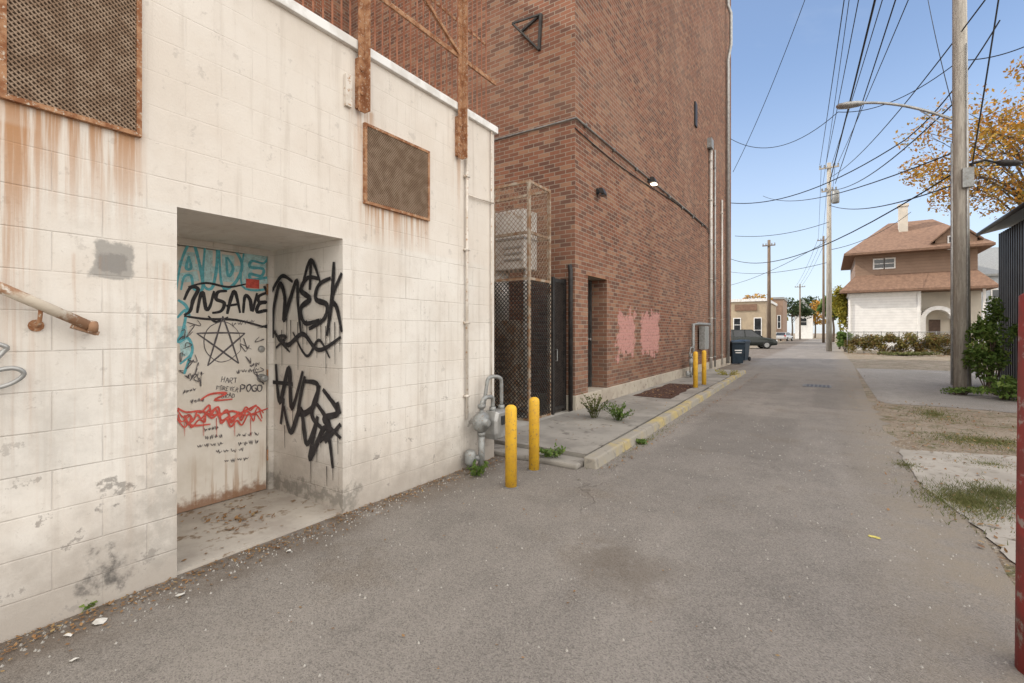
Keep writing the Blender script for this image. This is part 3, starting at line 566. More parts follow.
# ------------------------------------------------------------------ cage
xa,xb,ya,yb=-5.35,-3.95,6.38,7.03
K=root('equipment_cage',((xa+xb)/2,(ya+yb)/2,.08),'tall narrow steel mesh cage standing against the brick building','cage')
mb=MB()
for (x,y) in ((xa,ya),(xb,ya),(xb,yb),(xa,yb),(-4.65,ya)):
    mb.box(x-.025,x+.025,y-.025,y+.025,.08,3.93)
for z in (.10,2.36,3.1,3.91):
    mb.box(xa+.025,xb-.025,ya-.02,ya+.02,z-.025,z+.018); mb.box(xb-.02,xb+.02,ya+.025,yb-.025,z-.025,z+.018); mb.box(xa+.025,xb-.025,yb-.02,yb+.02,z-.025,z+.018)
mb.build('frame','cagef',K)
mg=MB(); mg.grid(V((xa,ya-.03,2.38)),V((1,0,0)),V((0,0,1)),xb-xa,1.5,.085,.0035); mg.grid(V((xb+.03,ya,2.38)),V((0,1,0)),V((0,0,1)),yb-ya,1.5,.085,.0035); mg.build('upper_mesh','rustmesh',K)
mg=MB(); mg.grid(V((xa,ya-.03,.12)),V((1,0,0)),V((0,0,1)),xb-xa,2.2,.07,.006); mg.grid(V((xb+.03,ya,.12)),V((0,1,0)),V((0,0,1)),yb-ya,2.2,.07,.006); mg.build('lower_mesh','black',K)
D=root('air_duct',(-4.6,6.75,.08),'pale grey metal duct unit standing inside the mesh cage','duct')
MB().box(-5.15,-4.15,6.55,6.98,2.55,3.55).build('duct_box','duct',D,bev=.02)
mb=MB(); mb.box(-5.16,-4.14,6.535,6.99,3.05,3.08)
for z in (2.7,2.8,2.9): mb.box(-4.55,-4.2,6.53,6.549,z,z+.03)
mb.build('flange','galv',D)
mb=MB(); mb.tube([(-4.75,6.75,1.7),(-4.75,6.75,2.55)],.14,16); mb.tube([(-4.2,6.7,.4),(-4.2,6.7,2.55)],.05,12); mb.build('duct_pipe','duct',D,smooth=True)
MB().box(-5.15,-4.35,6.6,6.95,.2,1.7).build('cabinet','cagef',D,bev=.02)
lf=MB()
for i in range(8): lf.box(-5.0,-4.5,6.57,6.598,.5+i*.12,.55+i*.12)
lf.build('louvre','rustdark',D)
Gt=root('passage_gate',(-3.93,7.33,.08),'black steel gate closing the gap beside the brick corner','gate')
mb=MB(); mb.box(-3.96,-3.90,7.08,7.14,.08,2.45); mb.box(-3.96,-3.90,7.50,7.575,.1,2.45); mb.box(-3.955,-3.905,7.14,7.50,2.37,2.43); mb.box(-3.955,-3.905,7.14,7.50,.14,.2); mb.build('frame','black',Gt)
MB().box(-3.945,-3.92,7.14,7.50,.2,2.37).build('panel','door',Gt); hh=MB(); hh.tube([(-3.90,7.18,1.0),(-3.87,7.18,1.0),(-3.87,7.18,1.2),(-3.90,7.18,1.2)],.008,6); hh.build('handle','grey',Gt)
mg=MB(); mg.grid(V((-3.915,7.14,.2)),V((0,1,0)),V((0,0,1)),.36,2.17,.05,.005); mg.build('gate_mesh','black',Gt)
dp=MB(); dp.tube([(-3.8,7.545,.1),(-3.8,7.545,2.6),(-3.82,7.55,2.7)],.04,10); tag(dp.build('drain_pipe','black',smooth=True),'short black drain pipe at the brick corner','pipe')
# ------------------------------------------------------------------ gas meters
def gas_meter(o,label,sc_=1.0):
    x,y,z=o; r=root('gas_meter',o,label,'gas meter')
    m=MB(); m.tube([(x+.02,y-.12,z),(x+.02,y-.12,z+.36)],.034,10); m.tube([(x+.02,y-.12,z+.36),(x+.02,y-.12,z+.62)],.022,10)
    m.tube(smooth_path([(x+.02,y-.12,z+.62),(x+.02,y-.1,z+.7),(x+.02,y-.02,z+.72),(x+.02,y+.07,z+.70),(x+.02,y+.07,z+.6)],3),.022,10)
    m.tube(smooth_path([(x+.02,y+.23,z+.6),(x+.02,y+.23,z+.84),(x+.02,y+.2,z+.90),(x+.0,y+.12,z+.92),(x-.03,y+.06,z+.90),(x-.04,y+.04,z+.8),(x-.06,y+.02,z+.6)],3),.020,10)
    for zz in (z+.34,z+.5,z+.62): m.lathe((x+.02,y-.12,zz),[(.040,0),(.040,.04)],8)
    for yy in (y+.07,y+.23): m.lathe((x+.02,yy,z+.565),[(.034,0),(.034,.045)],8)
    m.tube([(x-.10,y-.2,z+.12),(x+.02,y-.12,z+.12)],.03,10); m.lathe((x-.06,y-.2,z+.05),[(.05,0),(.06,.03),(.06,.12),(.04,.15)],12)
    m.build('pipework','grey',r,smooth=True)
    b=MB(); pr=[(-.13,.0),(-.15,.06),(-.15,.2),(-.12,.29),(.12,.29),(.15,.2),(.15,.06),(.13,0)]
    vs=[];n=len(pr)
    for dx,s in ((-.07,.9),(-.05,1),(.07,1),(.10,.88)):
        for (yy,zz) in pr: vs.append((x+.02+dx,y+.15+yy*s,z+.28+.145+(zz-.145)*s))
    fs=[(k*n+i,k*n+(i+1)%n,(k+1)*n+(i+1)%n,(k+1)*n+i) for k in range(3) for i in range(n)]; fs+=[tuple(reversed(range(n))),tuple(range(3*n,4*n))]
    b.add(vs,fs); mb_=b.build('meter_body','galv',r,bev=.006)
    d=MB(); d.box(x+.122,x+.135,y+.08,y+.22,z+.43,z+.52); d.build('dial','darkglass',mb_)
    g=MB(); g.lathe((x-.03,y-.12,z+.48),[(.03,0),(.095,.01),(.105,.04),(.105,.06),(.095,.09),(.04,.10),(.035,.14)],18,0); g.tube([(x+.02,y-.12,z+.5),(x+.02,y-.24,z+.5)],.022,10); g.build('regulator','grey',r,smooth=True)
    r.scale=(sc_,)*3
    return r
gas_meter((-3.15,4.20,.0),'grey gas meter with curved pipes at the corner of the block building',1.08)
r2=gas_meter((-3.50,15.2,.1),'distant gas meter on the brick wall behind two small yellow posts')
mb=MB(); mb.tube([(-3.62,16.0,.1),(-3.62,16.0,1.75),(-3.62,16.8,1.78),(-3.62,18.6,1.78)],.05,10)
tag(mb.build('vent_pipe','grey',smooth=True),'bent grey pipe on the brick wall beside the distant gas meter','pipe')
el=MB(); el.box(-3.70,-3.5,17.2,17.9,.9,1.7); tag(el.build('meter_box','grey',bev=.01),'grey metal utility box on the far brick wall','utility box') 
# ------------------------------------------------------------------ bollards
def bollard(loc,h,label,group=None):
    r=root('bollard',loc,label,'bollard',group); x,y,z=loc
    m=MB(); m.lathe((x,y,z-.01),[(.057,0),(.057,h-.03),(.05,h-.008),(.03,h+.008),(.0,h+.013)],24); m.build('post','yellow',r,smooth=True)
    m=MB(); m.lathe((x,y,z-.005),[(.085,0),(.08,.008),(.06,.012)],14); m.build('footing','iron',r); return r
p=G(511,487); b1=bollard((p.x,p.y,.004),.79,'nearer yellow bollard in the alley in front of the gas meter')
p=G(534,470); c=dup(b1,(p.x,p.y,.004),'farther of the two large yellow bollards beside the gas meter'); c.rotation_euler=(.02,-.015,1.3)
p=G(695.5,388,.1); b2=dup(b1,(p.x,p.y,.105),'left one of two small yellow posts on the far pavement'); b2.rotation_euler.z=2; b2.scale=(1,1,1.15)
p=G(704,385,.1); b3=dup(b1,(p.x,p.y,.105),'right one of two small yellow posts on the far pavement'); b3.scale=(1,1,1.15)
# ------------------------------------------------------------------ bins
def bin_(loc,rz,label):
    r=root('wheelie_bin',(0,0,0),label,'bin')
    m=MB(); m.add([(-.24,-.28,.05),(.24,-.28,.05),(.24,.24,.05),(-.24,.24,.05),(-.29,-.36,.98),(.29,-.36,.98),(.29,.36,.98),(-.29,.36,.98)],[(3,2,1,0),(4,5,6,7),(0,1,5,4),(1,2,6,5),(2,3,7,6),(3,0,4,7)]); m.box(-.31,.31,-.38,.38,.94,.985); m.build('body','bin',r,bev=.02)
    m=MB(); m.add([(-.32,-.41,.987),(.32,-.41,.987),(.32,.40,.987),(-.32,.40,.987),(-.27,-.34,1.06),(.27,-.34,1.06),(.27,.36,1.09),(-.27,.36,1.09)],[(3,2,1,0),(4,5,6,7),(0,1,5,4),(1,2,6,5),(2,3,7,6),(3,0,4,7)]); m.build('lid','bin',r,bev=.015)
    for s in (-1,1):
        m=MB(); m.lathe((s*.28-.03,.28,.11),[(.11,0),(.11,.06)],16,0); m.build('wheel','tyre',r)
    m=MB(); m.tube([(-.25,.43,.95),(.25,.43,.95)],.016,8); m.build('handle','bin',r)
    m=MB(); m.box(-.16,.16,-.352,-.34,.62,.67); m.box(-.12,.14,-.345,-.333,.52,.56); m.build('marking','trim',r)
    r.location=loc; r.rotation_euler.z=rz; return r
p=G(735.5,364); bin_((p.x,p.y,.005),.5,'dark blue wheeled bin at the far end of the brick building'); p=G(744,361); bin_((p.x-.1,p.y,.005),-.2,'second dark bin half behind the blue one')
# ------------------------------------------------------------------ poles & wires
p=G(962,389); PN=V((p.x,p.y,0))
U=root('utility_pole',PN,'weathered wooden utility pole with lamp arm on the right of the alley','utility pole')
mb=MB(); mb.tube([(PN.x,PN.y,-.05),(PN.x-.03,PN.y,6),(PN.x-.06,PN.y,13.5)],[.185,.165,.13],16); mb.build('pole_shaft','pole',U,smooth=True)
mb=MB(); mb.tube([(PN.x-.2,PN.y-.03,.1),(PN.x-.2,PN.y-.03,6.5)],.03,8); mb.tube([(PN.x+.08,PN.y-.17,.1),(PN.x+.06,PN.y-.16,9)],.02,8); mb.build('cable_guard','galv',U,smooth=True)
mb=MB(); mb.bar((PN.x-1.2,PN.y-.2,12.4),(PN.x+1.1,PN.y-.2,12.4),.1,.12); mb.build('crossarm','pole',U)
for x in (-1.1,-.6,.5,1.0):
    mb=MB(); mb.lathe((PN.x+x,PN.y-.2,12.46),[(.03,0),(.06,.03),(.04,.06),(.06,.09),(.03,.14)],10); mb.build('insulator','grey',U)
arm=MB(); pts=[PY(957,121,PN.y),PY(930,112,PN.y),PY(905,106,PN.y),PY(880,103,PN.y),PY(862,103,PN.y)]
arm.tube(smooth_path(pts),.038,8); arm.bar(PY(957,133,PN.y),PY(920,110.5,PN.y),.025); arm.build('lamp_arm','galv',U,smooth=True)
lh=MB(); a=PY(864,103,PN.y); b=PY(836,107,PN.y)
def hull(mb,a,b,prof):
    d=b-a; vs=[];n=8
    for t,w,h in prof:
        c=a+d*t
        for k in range(n):
            an=2*math.pi*k/n; vs.append(c+V((0,w*math.cos(an),h*math.sin(an))))
    fs=[(i*n+k,i*n+(k+1)%n,(i+1)*n+(k+1)%n,(i+1)*n+k) for i in range(len(prof)-1) for k in range(n)]; fs+=[tuple(reversed(range(n))),tuple(range((len(prof)-1)*n,len(prof)*n))]
    mb.add(vs,fs)
hull(lh,a,b,[(0,.05,.05),(.2,.12,.08),(.6,.17,.09),(.9,.14,.07),(1,.05,.03)]); lh.build('lamp_head','galv',U,smooth=True)
m2=MB(); m2.tube([PY(968,165,PN.y),PY(985,160,PN.y),PY(1000,163,PN.y)],.03,8); hull(m2,PY(996,163,PN.y),PY(1022,163,PN.y),[(0,.05,.04),(.3,.12,.09),(.8,.12,.08),(1,.05,.03)]); m2.build('flood_lamp','black',U,smooth=True)
bx=MB(); q=PY(967,178,PN.y-.2); bx.box(q.x-.1,q.x+.12,q.y-.1,q.y+.05,q.z-.25,q.z+.25); bx.build('terminal_box','grey',U)
def pole(px,Y,ytop,base_r,m,label,arms=((0,1.6),),transf=False,name='utility_pole'):
    t=Y/ray(px,300).y; b=CAM+ray(px,300)*t; zt=PY(px,ytop,Y).z; r=root(name,(b.x,Y,0),label,'utility pole')
    mb=MB(); mb.tube([(b.x,Y,0),(b.x,Y,zt)],[base_r,base_r*.7],12); mb.build('pole_shaft',m,r,smooth=True)
    for dz,w in arms:
        mb=MB(); mb.bar((b.x-w,Y-.15,zt-.4-dz),(b.x+w,Y-.15,zt-.4-dz),.08,.11); mb.build('crossarm',m,r)
        for k in (-.9,-.45,.45,.9):
            mb=MB(); mb.lathe((b.x+k*w,Y-.15,zt-.34-dz),[(.04,0),(.07,.05),(.04,.1),(.07,.15),(.03,.2)],8); mb.build('insulator','grey',r)
    if transf:
        mb=MB(); mb.lathe((b.x+.42,Y-.1,zt-3.2),[(.22,0),(.25,.05),(.25,.85),(.2,.95),(.1,1.0)],14); mb.build('transformer','grey',r,smooth=True)
    return r,V((b.x,Y,zt))
P2r,P2=pole(829,44,163,.2,'pole','tall thin pole with crossarms beside the yellow shrub',((0,.65),(1.8,.5)),True)
P3r,P3=pole(769,56,240,.20,'pole2','dark brown pole standing left of the alley near the parked car',((.2,.6),))
P4r,P4=pole(800,110,284,.16,'pole2','farthest small pole down the alley',((.2,.9),)); P5r,P5=pole(823.5,78,236,.17,'pole2','pole directly behind the tall thin pole down the alley',((.2,.7),))
def wire(a,b,sag,r,label,group=None,ext=0):
    n=18; pts=[]
    if ext: a=a+(a-b)*ext
    for i in range(n+1):
        t=i/n; p=a.lerp(b,t); p.z-=sag*4*t*(1-t); pts.append(p)
    return tag(MB().tube(pts,r,5).build('overhead_wire','cable'),label,'wire',group)
tops=[(843,.016,15),(848,.012,15),(857,.016,15),(873,.034,14.5),(880,.016,15),(893,.022,15),(905,.016,15)]
for i,(px,r,t) in enumerate(tops):
    a=PT(px,0,t); e=P2+V((-.6+.2*i,-.15,-.1-(i%2)*1.6)); wire(a,e,.25,r,'overhead wire running along the alley between the poles','wires between the utility poles',.9)
for i in range(3):
    e=P2+V((-.5+.45*i,-.15,-.1)); wire(e,P5+V((-.6+.5*i,0,-.2)),.5,.015,'thin wire continuing from the tall thin pole down the alley','wires beyond the tall thin pole')
    wire(P5+V((-.6+.5*i,0,-.2)),P4+V((-.6+.5*i,0,-.2)),.6,.018,'thin wire continuing from the tall thin pole down the alley','wires beyond the tall thin pole')
wire(PT(810,-14,16),PX(733,172,XB+.02),.3,.012,'single wire dropping from the sky to the brick building','',0)
wl=[((731,139,22),(838,112,17),.8,'wire from the brick building curving up to the street lamp'),((838,112,17),(960,60,12.7),.4,'wire from the street lamp up to the top of the near pole'),
((731,203,22.4),(905,140,14.5),.6,'cable from the brick building crossing to the near pole'),((905,140,14.5),(1000,20,12),.3,'cable climbing from the near pole off to the right'),
((763,196,50),(960,150,12.6),.9,'long low wire from the far left to the near pole'),((731,259,40),(962,168,12.6),1.2,'lowest wire sweeping from the far left to the near pole'),
((735,236,40),(829,222,36),.4,'short wire from the far left to the tall thin pole'),((829,240,37),(731,285,60),.4,'lower wire from the tall thin pole to the far left'),
((829,262,38),(731,272,60),.5,'faint low wire just above the tan building'),((829,205,36),(962,182,12.6),.5,'wire from the middle of the tall thin pole to the near pole'),
((962,165,12.6),(1040,158,12),.1,'wire from the near pole toward the black shed'),((829,190,36),(962,95,12.6),.7,'wire from the tall thin pole up to the near pole'),((829,178,36),(985,0,11),.6,'thick cable from the tall thin pole over the near pole'),
((928,0,20),(955,115,15),.2,'steep thin wire near the top of the near pole'),((1000,-10,11),(968,190,12.4),.05,'thick cable hanging down beside the near pole'),((829,250,37),(911,212,40),.5,'service wire from the tall thin pole to the brown roofed house'),
((966,60,12.5),(1040,40,10),.1,'wire from the top of the near pole off past the autumn tree')]
for a,b,s_,l in wl: wire(PT(*a),PT(*b),s_,.018 if 'able' in l else .013 if max(a[2],b[2])<30 else .022,l)
# ------------------------------------------------------------------ house
hx0,hx1,hy0,hy1=1.5,10.0,49,60
Hs=root('brown_roofed_house',(5.6,54,0),'two storey house with brown hipped roofs and white lower siding','house')
MB().box(hx0,6.2,hy0,hy1,0,4.75).build('lower_wall','whitesid',Hs)
MB().box(6.2,hx1,hy0+1.8,hy1,0,4.75).build('lower_wall','cream',Hs)
MB().box(hx0+.5,hx1-.4,hy0+.8,hy1-.5,4.8,8.1).build('upper_wall','brownsid',Hs)
def hip(x0,x1,y0,y1,z0,z1,rx0,rx1,ry0,ry1,th=.18):
    m=MB(); m.add([(x0,y0,z0),(x1,y0,z0),(x1,y1,z0),(x0,y1,z0),(rx0,ry0,z1),(rx1,ry0,z1),(rx1,ry1,z1),(rx0,ry1,z1),(x0,y0,z0-th),(x1,y0,z0-th),(x1,y1,z0-th),(x0,y1,z0-th)],
     [(0,1,5,4),(1,2,6,5),(2,3,7,6),(3,0,4,7),(4,5,6,7),(8,9,1,0),(9,10,2,1),(10,11,3,2),(11,8,0,3),(11,10,9,8)]); return m
rf=hip(hx0-.3,hx1+.4,hy0-.1,hy1+.4,8.15,11.3,4.6,7.6,54.2,54.6).build('roof','roofs',Hs)
hip(hx0-.6,hx1+.5,hy0-.6,hy1+.5,4.95,6.4,hx0+.6,hx1-.5,hy0+.9,hy1-.6).build('skirt_roof','roofs',Hs)
mb=MB(); mb.box(5.15,5.75,52.2,52.9,8.8,12.3); mb.box(5.08,5.82,52.13,52.97,12.3,12.5); mb.build('chimney','cream',rf)
dm=MB(); dm.add([(7.1,49.4,7.9),(9.5,49.4,7.9),(9.5,49.4,8.7),(8.3,49.4,9.9),(7.1,49.4,8.7),(7.1,54,7.9),(9.5,54,7.9),(9.5,54,8.7),(8.3,54,9.9),(7.1,54,8.7)],[(0,1,2,3,4),(0,4,9,5),(1,6,7,2)]); dm.build('gable_wall','brownsid',Hs)
dr_=MB(); 
for s in (-1,1):
    dr_.add([(8.3,49.1,10.05),(8.3+s*1.5,49.1,8.6),(8.3+s*1.5,54,8.6),(8.3,54,10.05),(8.3,49.1,9.92),(8.3+s*1.5,49.1,8.47),(8.3+s*1.5,54,8.47),(8.3,54,9.92)],[(0,1,2,3),(7,6,5,4),(0,4,5,1),(1,5,6,2)])
dr_.build('gable_roof','roofs',Hs)
def win(parent,x0,x1,z0,z1,y,m='trim'):
    f=MB(); f.box(x0-.09,x1+.09,y-.06,y+.02,z0-.1,z0); f.box(x0-.09,x1+.09,y-.06,y+.02,z1,z1+.1); f.box(x0-.09,x0,y-.06,y+.02,z0,z1); f.box(x1,x1+.09,y-.06,y+.02,z0,z1); f.box(x0,x1,y-.05,y+.02,(z0+z1)/2-.03,(z0+z1)/2+.03)
    w=f.build('window',m,parent); MB().box(x0,x1,y-.03,y+.01,z0,z1).build('pane','darkglass',w)
win(Hs,3.3,3.9,6.85,7.55,hy0+.8); win(Hs,4.0,4.6,6.85,7.55,hy0+.8); win(Hs,7.9,8.7,8.0,8.9,49.4)
dd=MB().box(6.9,7.6,hy0+1.72,hy0+1.79,.3,2.5).build('door','door',Hs)
win(Hs,8.3,9.3,1.2,2.8,hy0+1.8)
# white arched porch entry
pa=MB(); n_=12; cx_,r0_,r1_=7.25,.75,1.05; zc=2.5
for i in range(n_):
    a0=math.pi*i/n_; a1=math.pi*(i+1)/n_
    q=[(cx_+r*math.cos(a),z_) for r,a,z_ in ((r0_,a0,zc+r0_*math.sin(a0)),(r1_,a0,zc+r1_*math.sin(a0)),(r1_,a1,zc+r1_*math.sin(a1)),(r0_,a1,zc+r0_*math.sin(a1)))]
    pa.add([(x,hy0+.2,z) for x,z in q]+[(x,hy0+1.5,z) for x,z in q],[(0,1,2,3),(7,6,5,4),(1,5,6,2),(0,3,7,4)])
pa.box(cx_-1.05,cx_-.75,hy0+.2,hy0+.5,0,zc); pa.box(cx_+.75,cx_+1.05,hy0+.2,hy0+.5,0,zc)
pa.build('porch_arch','trim',Hs)
for x in (6.05,9.8): MB().box(x-.08,x+.08,hy0-.1,hy0+.06,0,4.75).build('porch_post','trim',Hs)
rl=MB(); rl.box(8.4,9.72,hy0-.05,hy0,.95,1.02)
for i in range(10): rl.box(8.42+i*.13,8.46+i*.13,hy0-.04,hy0-.01,.15,.95)
rl.build('porch_rail','trim',Hs)
MB().box(hx0-.06,6.0,hy0-.05,hy0-.005,4.5,4.75).build('fascia','trim',Hs)
MB().tube([(hx0+.1,hy0-.08,0),(hx0+.1,hy0-.08,4.7)],.05,6).build('downspout','trim',Hs)
Nb=root('pale_house',(14,62,0),'pale blue grey house partly hidden behind the brown roofed house','house')
MB().box(11.3,20,58,68,0,6.5).build('wall','bluesid',Nb); hip(10.9,20.4,57.6,68.4,6.6,9.6,12,19,63,63.4).build('roof','grey',Nb); win(Nb,12.1,13.0,3.8,5.2,58); win(Nb,13.8,14.8,1.0,2.5,58)
def lowbuild(px0,px1,Y,ytop,depth,m,label,nm,wins,roofm='grey'):
    a=PY(px0,300,Y); b=PY(px1,300,Y); zt=PY(px1,ytop,Y).z; r=root(nm,((a.x+b.x)/2,Y+depth/2,0),label,'building')
    MB().box(a.x,b.x,Y,Y+depth,0,zt).build('wall',m,r); MB().box(a.x-.15,b.x+.15,Y-.15,Y+depth+.15,zt,zt+.35).build('roof',roofm,r)
    for (u0,u1,z0,z1) in wins: win(r,a.x+(b.x-a.x)*u0,a.x+(b.x-a.x)*u1,zt*z0,zt*z1,Y)
    return r
tb=lowbuild(690,766,66,301,14,'tan','low tan flat roofed building behind the parked dark car','tan_building',((.60,.68,.3,.6),(.86,.94,.05,.6)),'white')
a=PY(735,300,66); b=PY(757,300,66); MB().box(a.x,b.x,65.9,65.98,4.2,5.0).build('sign_board','roofs',tb)
lowbuild(770,783,95,299,10,'brownsid','small brown building left of the far end of the alley','brown_building',((.2,.4,.3,.6),(.6,.8,.3,.6)))
fh=root('distant_house',PY(803,330,125)*1.0,'small distant grey gabled house at the end of the alley','house'); fh.location.z=0; WO[fh.name].z=0
a=PY(795,300,125);b=PY(812,300,125); MB().box(a.x,b.x,125,134,0,6).build('wall','whitesid',fh)
m=MB(); m.add([(a.x-.3,124.6,6),(b.x+.3,124.6,6),((a.x+b.x)/2,124.6,9),(a.x-.3,134.4,6),(b.x+.3,134.4,6),((a.x+b.x)/2,134.4,9)],[(0,1,2),(5,4,3),(0,2,5,3),(1,4,5,2),(0,3,4,1)]); m.build('roof','grey',fh); win(fh,(a.x+b.x)/2-.6,(a.x+b.x)/2+.6,3,4.6,125)
# ------------------------------------------------------------------ car
def car(loc,rz,paint,label,suv=True):
    r=root('parked_car',(0,0,0),label,'car'); h=1.72 if suv else 1.45; bl=1.08 if suv else .95
    st=[(-2.3,.62,.45,.80),(-2.2,.80,.35,bl-.05),(-1.6,.90,.30,bl),(0,.92,.28,bl),(1.0,.91,.28,bl-.02),(1.9,.86,.30,bl-.16),(2.25,.76,.34,bl-.26),(2.35,.6,.42,.66)]
    m=MB(); vs=[]
    for (x,w,z0,z1) in st: vs+=[(x,-w*.94,z0),(x,w*.94,z0),(x,w,z0+.2),(x,w*.97,z1-.08),(x,w*.86,z1),(x,-w*.86,z1),(x,-w*.97,z1-.08),(x,-w,z0+.2)]
    n=8; fs=[(i*n+k,i*n+(k+1)%n,(i+1)*n+(k+1)%n,(i+1)*n+k) for i in range(len(st)-1) for k in range(n)]+[tuple(reversed(range(n))),tuple(range((len(st)-1)*n,len(st)*n))]
    m.add(vs,fs); body=m.build('body',paint,r,smooth=True)
    m=MB(); xs=[(-2.15,.76,bl-.03),(-1.75,.66,h-.07),(.25,.66,h-.05),(1.1,.78,bl-.03)]
    m.add([(x,s*w,z) for (x,w,z) in xs for s in (-1,1)],[(0,1,3,2),(2,3,5,4),(4,5,7,6),(0,2,4,6),(1,7,5,3)]); m.build('windows','darkglass',r)
    m=MB(); m.box(-1.78,.28,-.68,.68,h-.06,h)
    for s in (-1,1):
        m.bar((-2.15,s*.77,bl-.03),(-1.75,s*.67,h-.04),.09); m.bar((1.1,s*.79,bl-.03),(.25,s*.67,h-.04),.06); m.bar((-.3,s*.80,bl-.03),(-.35,s*.67,h-.04),.07); m.bar((-1.3,s*.80,bl-.03),(-1.3,s*.67,h-.04),.07)
    m.build('roof',paint,r,bev=.02)
    for x in (-1.4,1.4):
        for s in (-1,1):
            w=MB(); w.lathe((x,s*.84-.11,.34),[(.25,0),(.34,.02),(.34,.2),(.25,.22)],20,1); wo=w.build('wheel','tyre',r,smooth=True)
            w=MB(); w.lathe((x,s*.84-.115,.34),[(.2,0),(.21,.01),(.21,.225),(.2,.23)],12,1); w.build('rim','galv',wo)
    for s in (-1,1):
        m=MB(); m.box(2.2,2.30,s*.62-.14,s*.62+.14,.70,.82); m.build('headlight','trim',r)
        m=MB(); m.box(-2.27,-2.2,s*.7-.1,s*.7+.1,.75,1.0); m.build('tail_light','tail',r)
    r.location=loc; r.rotation_euler.z=rz; return r
p=G(747,348.5); car((p.x,p.y,.004),math.radians(20),'carblack','dark parked car in front of the low tan building')
p=G(784,341); car((p.x,p.y,.004),math.radians(80),'carred','small silver car far down the alley',False)
# ------------------------------------------------------------------ shed right
px_=4.02
Sh=root('black_shed',(6.5,16.5,0),'black corrugated metal shed at the right edge','shed')
mb=MB(); y=13.5; e=18.4
ys=[]
while y<e:
    ys+=[(px_,y),(px_,y+.07),(px_-.03,y+.09),(px_-.03,y+.16)]; y+=.18
for i in range(len(ys)-1): mb.add([(ys[i][0],ys[i][1],0),(ys[i+1][0],ys[i+1][1],0),(ys[i+1][0],ys[i+1][1],4.25),(ys[i][0],ys[i][1],4.25)],[(0,3,2,1)])
mb.box(px_+.02,9,13.5,18.45,0,4.25); mb.build('wall','shed',Sh)
m=MB(); m.add([(px_-.35,13.2,4.3),(9,13.2,5.6),(9,18.8,5.6),(px_-.35,18.8,4.3),(px_-.35,13.2,4.42),(9,13.2,5.72),(9,18.8,5.72),(px_-.35,18.8,4.42)],[(3,2,1,0),(4,5,6,7),(0,1,5,4),(1,2,6,5),(2,3,7,6),(3,0,4,7)]); m.build('roof','grey',Sh)
MB().tube([(px_-.39,13.2,4.32),(px_-.39,18.8,4.32)],.05,8).build('gutter','black',Sh,smooth=True)
p=PT(1043,650,2.05); m=MB(); m.tube([(p.x,p.y,-.02),(p.x+.004,p.y,.6),(p.x+.01,p.y,1.66),(p.x+.01,p.y,1.68)],[.085,.085,.083,.06],24)
tag(m.build('red_bollard','redpaint',smooth=True),'chipped dull red steel post cut off by the right edge','post')
# ------------------------------------------------------------------ fence and plants
vf=root('vine_fence',(4,41,0),'low wire fence overgrown with mixed green and russet vines','fence')
m=MB()
for i in range(9): m.tube([(1.2+i*.95,41,0),(1.2+i*.95,41,1.55)],.03,6)
m.tube([(1.2,41,1.5),(8.8,41,1.5)],.025,6); m.grid(V((1.2,41,.05)),V((1,0,0)),V((0,0,1)),7.6,1.45,.14,.006); m.build('frame','grey',vf)
lb=[]; 
for i in range(70): lb.append(((1.3+i*.108,41+random.uniform(-.3,.3),random.uniform(.15,1.2)),(.35,.35,random.uniform(.25,.45))))
MB().leaves(lb,12000,.07).build('vines','lred',vf)
def lobes(c,R,n,k=.5):
    out=[]
    for _ in range(n):
        d=V((random.gauss(0,1),random.gauss(0,1),random.gauss(0,1))).normalized()*random.uniform(.35,.85)
        s=random.uniform(.65,1.2)*k; out.append(((c[0]+d.x*R[0],c[1]+d.y*R[1],c[2]+d.z*R[2]),(R[0]*s,R[1]*s,R[2]*s*.8)))
    return out
def tree(loc,h,R,n,size,m,label,nl=14,name='tree',k=.42,branches=True,cat='tree',tr=.2):
    x,y=loc[0],loc[1]; r=root(name,(x,y,0),label,cat); ch=h-R[2]; lb=lobes((x,y,ch),R,nl,k)
    t=MB(); t.tube(smooth_path([(x,y,-.05),(x+.1,y,ch*.4),(x-.05,y,ch*.8),(x,y,ch+R[2]*.5)],3),[tr*(1-.075*i) for i in range(10)],10)
    for c,_ in lb[:nl]:
        z0=ch*random.uniform(.55,.9); a=V((x,y,z0)); b=V(c); t.tube(smooth_path([a,a.lerp(b,.5)+V((0,0,.15*R[2])),b],3),[tr*.3,tr*.25,tr*.2,tr*.16,tr*.12,tr*.08,tr*.05],6)
        for _ in range(4):
            q=a.lerp(b,random.uniform(.5,.9)); t.tube([q,q+V((random.uniform(-1,1)*R[0]*.35,random.uniform(-1,1)*R[1]*.35,random.uniform(0,1)*R[2]*.4))],[tr*.09,tr*.02],4)
    t.build('trunk','bark',r,smooth=True); MB().leaves(lb,n,size).build('crown',m,r); return r
p=PT(1042,300,26); tree((p.x,p.y),17.2,(6.6,4.5,5.9),17000,.105,'lorange','big autumn tree with golden orange leaves behind the utility pole',60,k=.27,tr=.24)
p=PY(838,300,50); tree((p.x+.1,p.y),6.3,(.75,.75,2.6),2600,.13,'lyellow','narrow yellow green shrub beside the tall thin pole',9,'yellow_shrub',.6,cat='shrub',tr=.08)
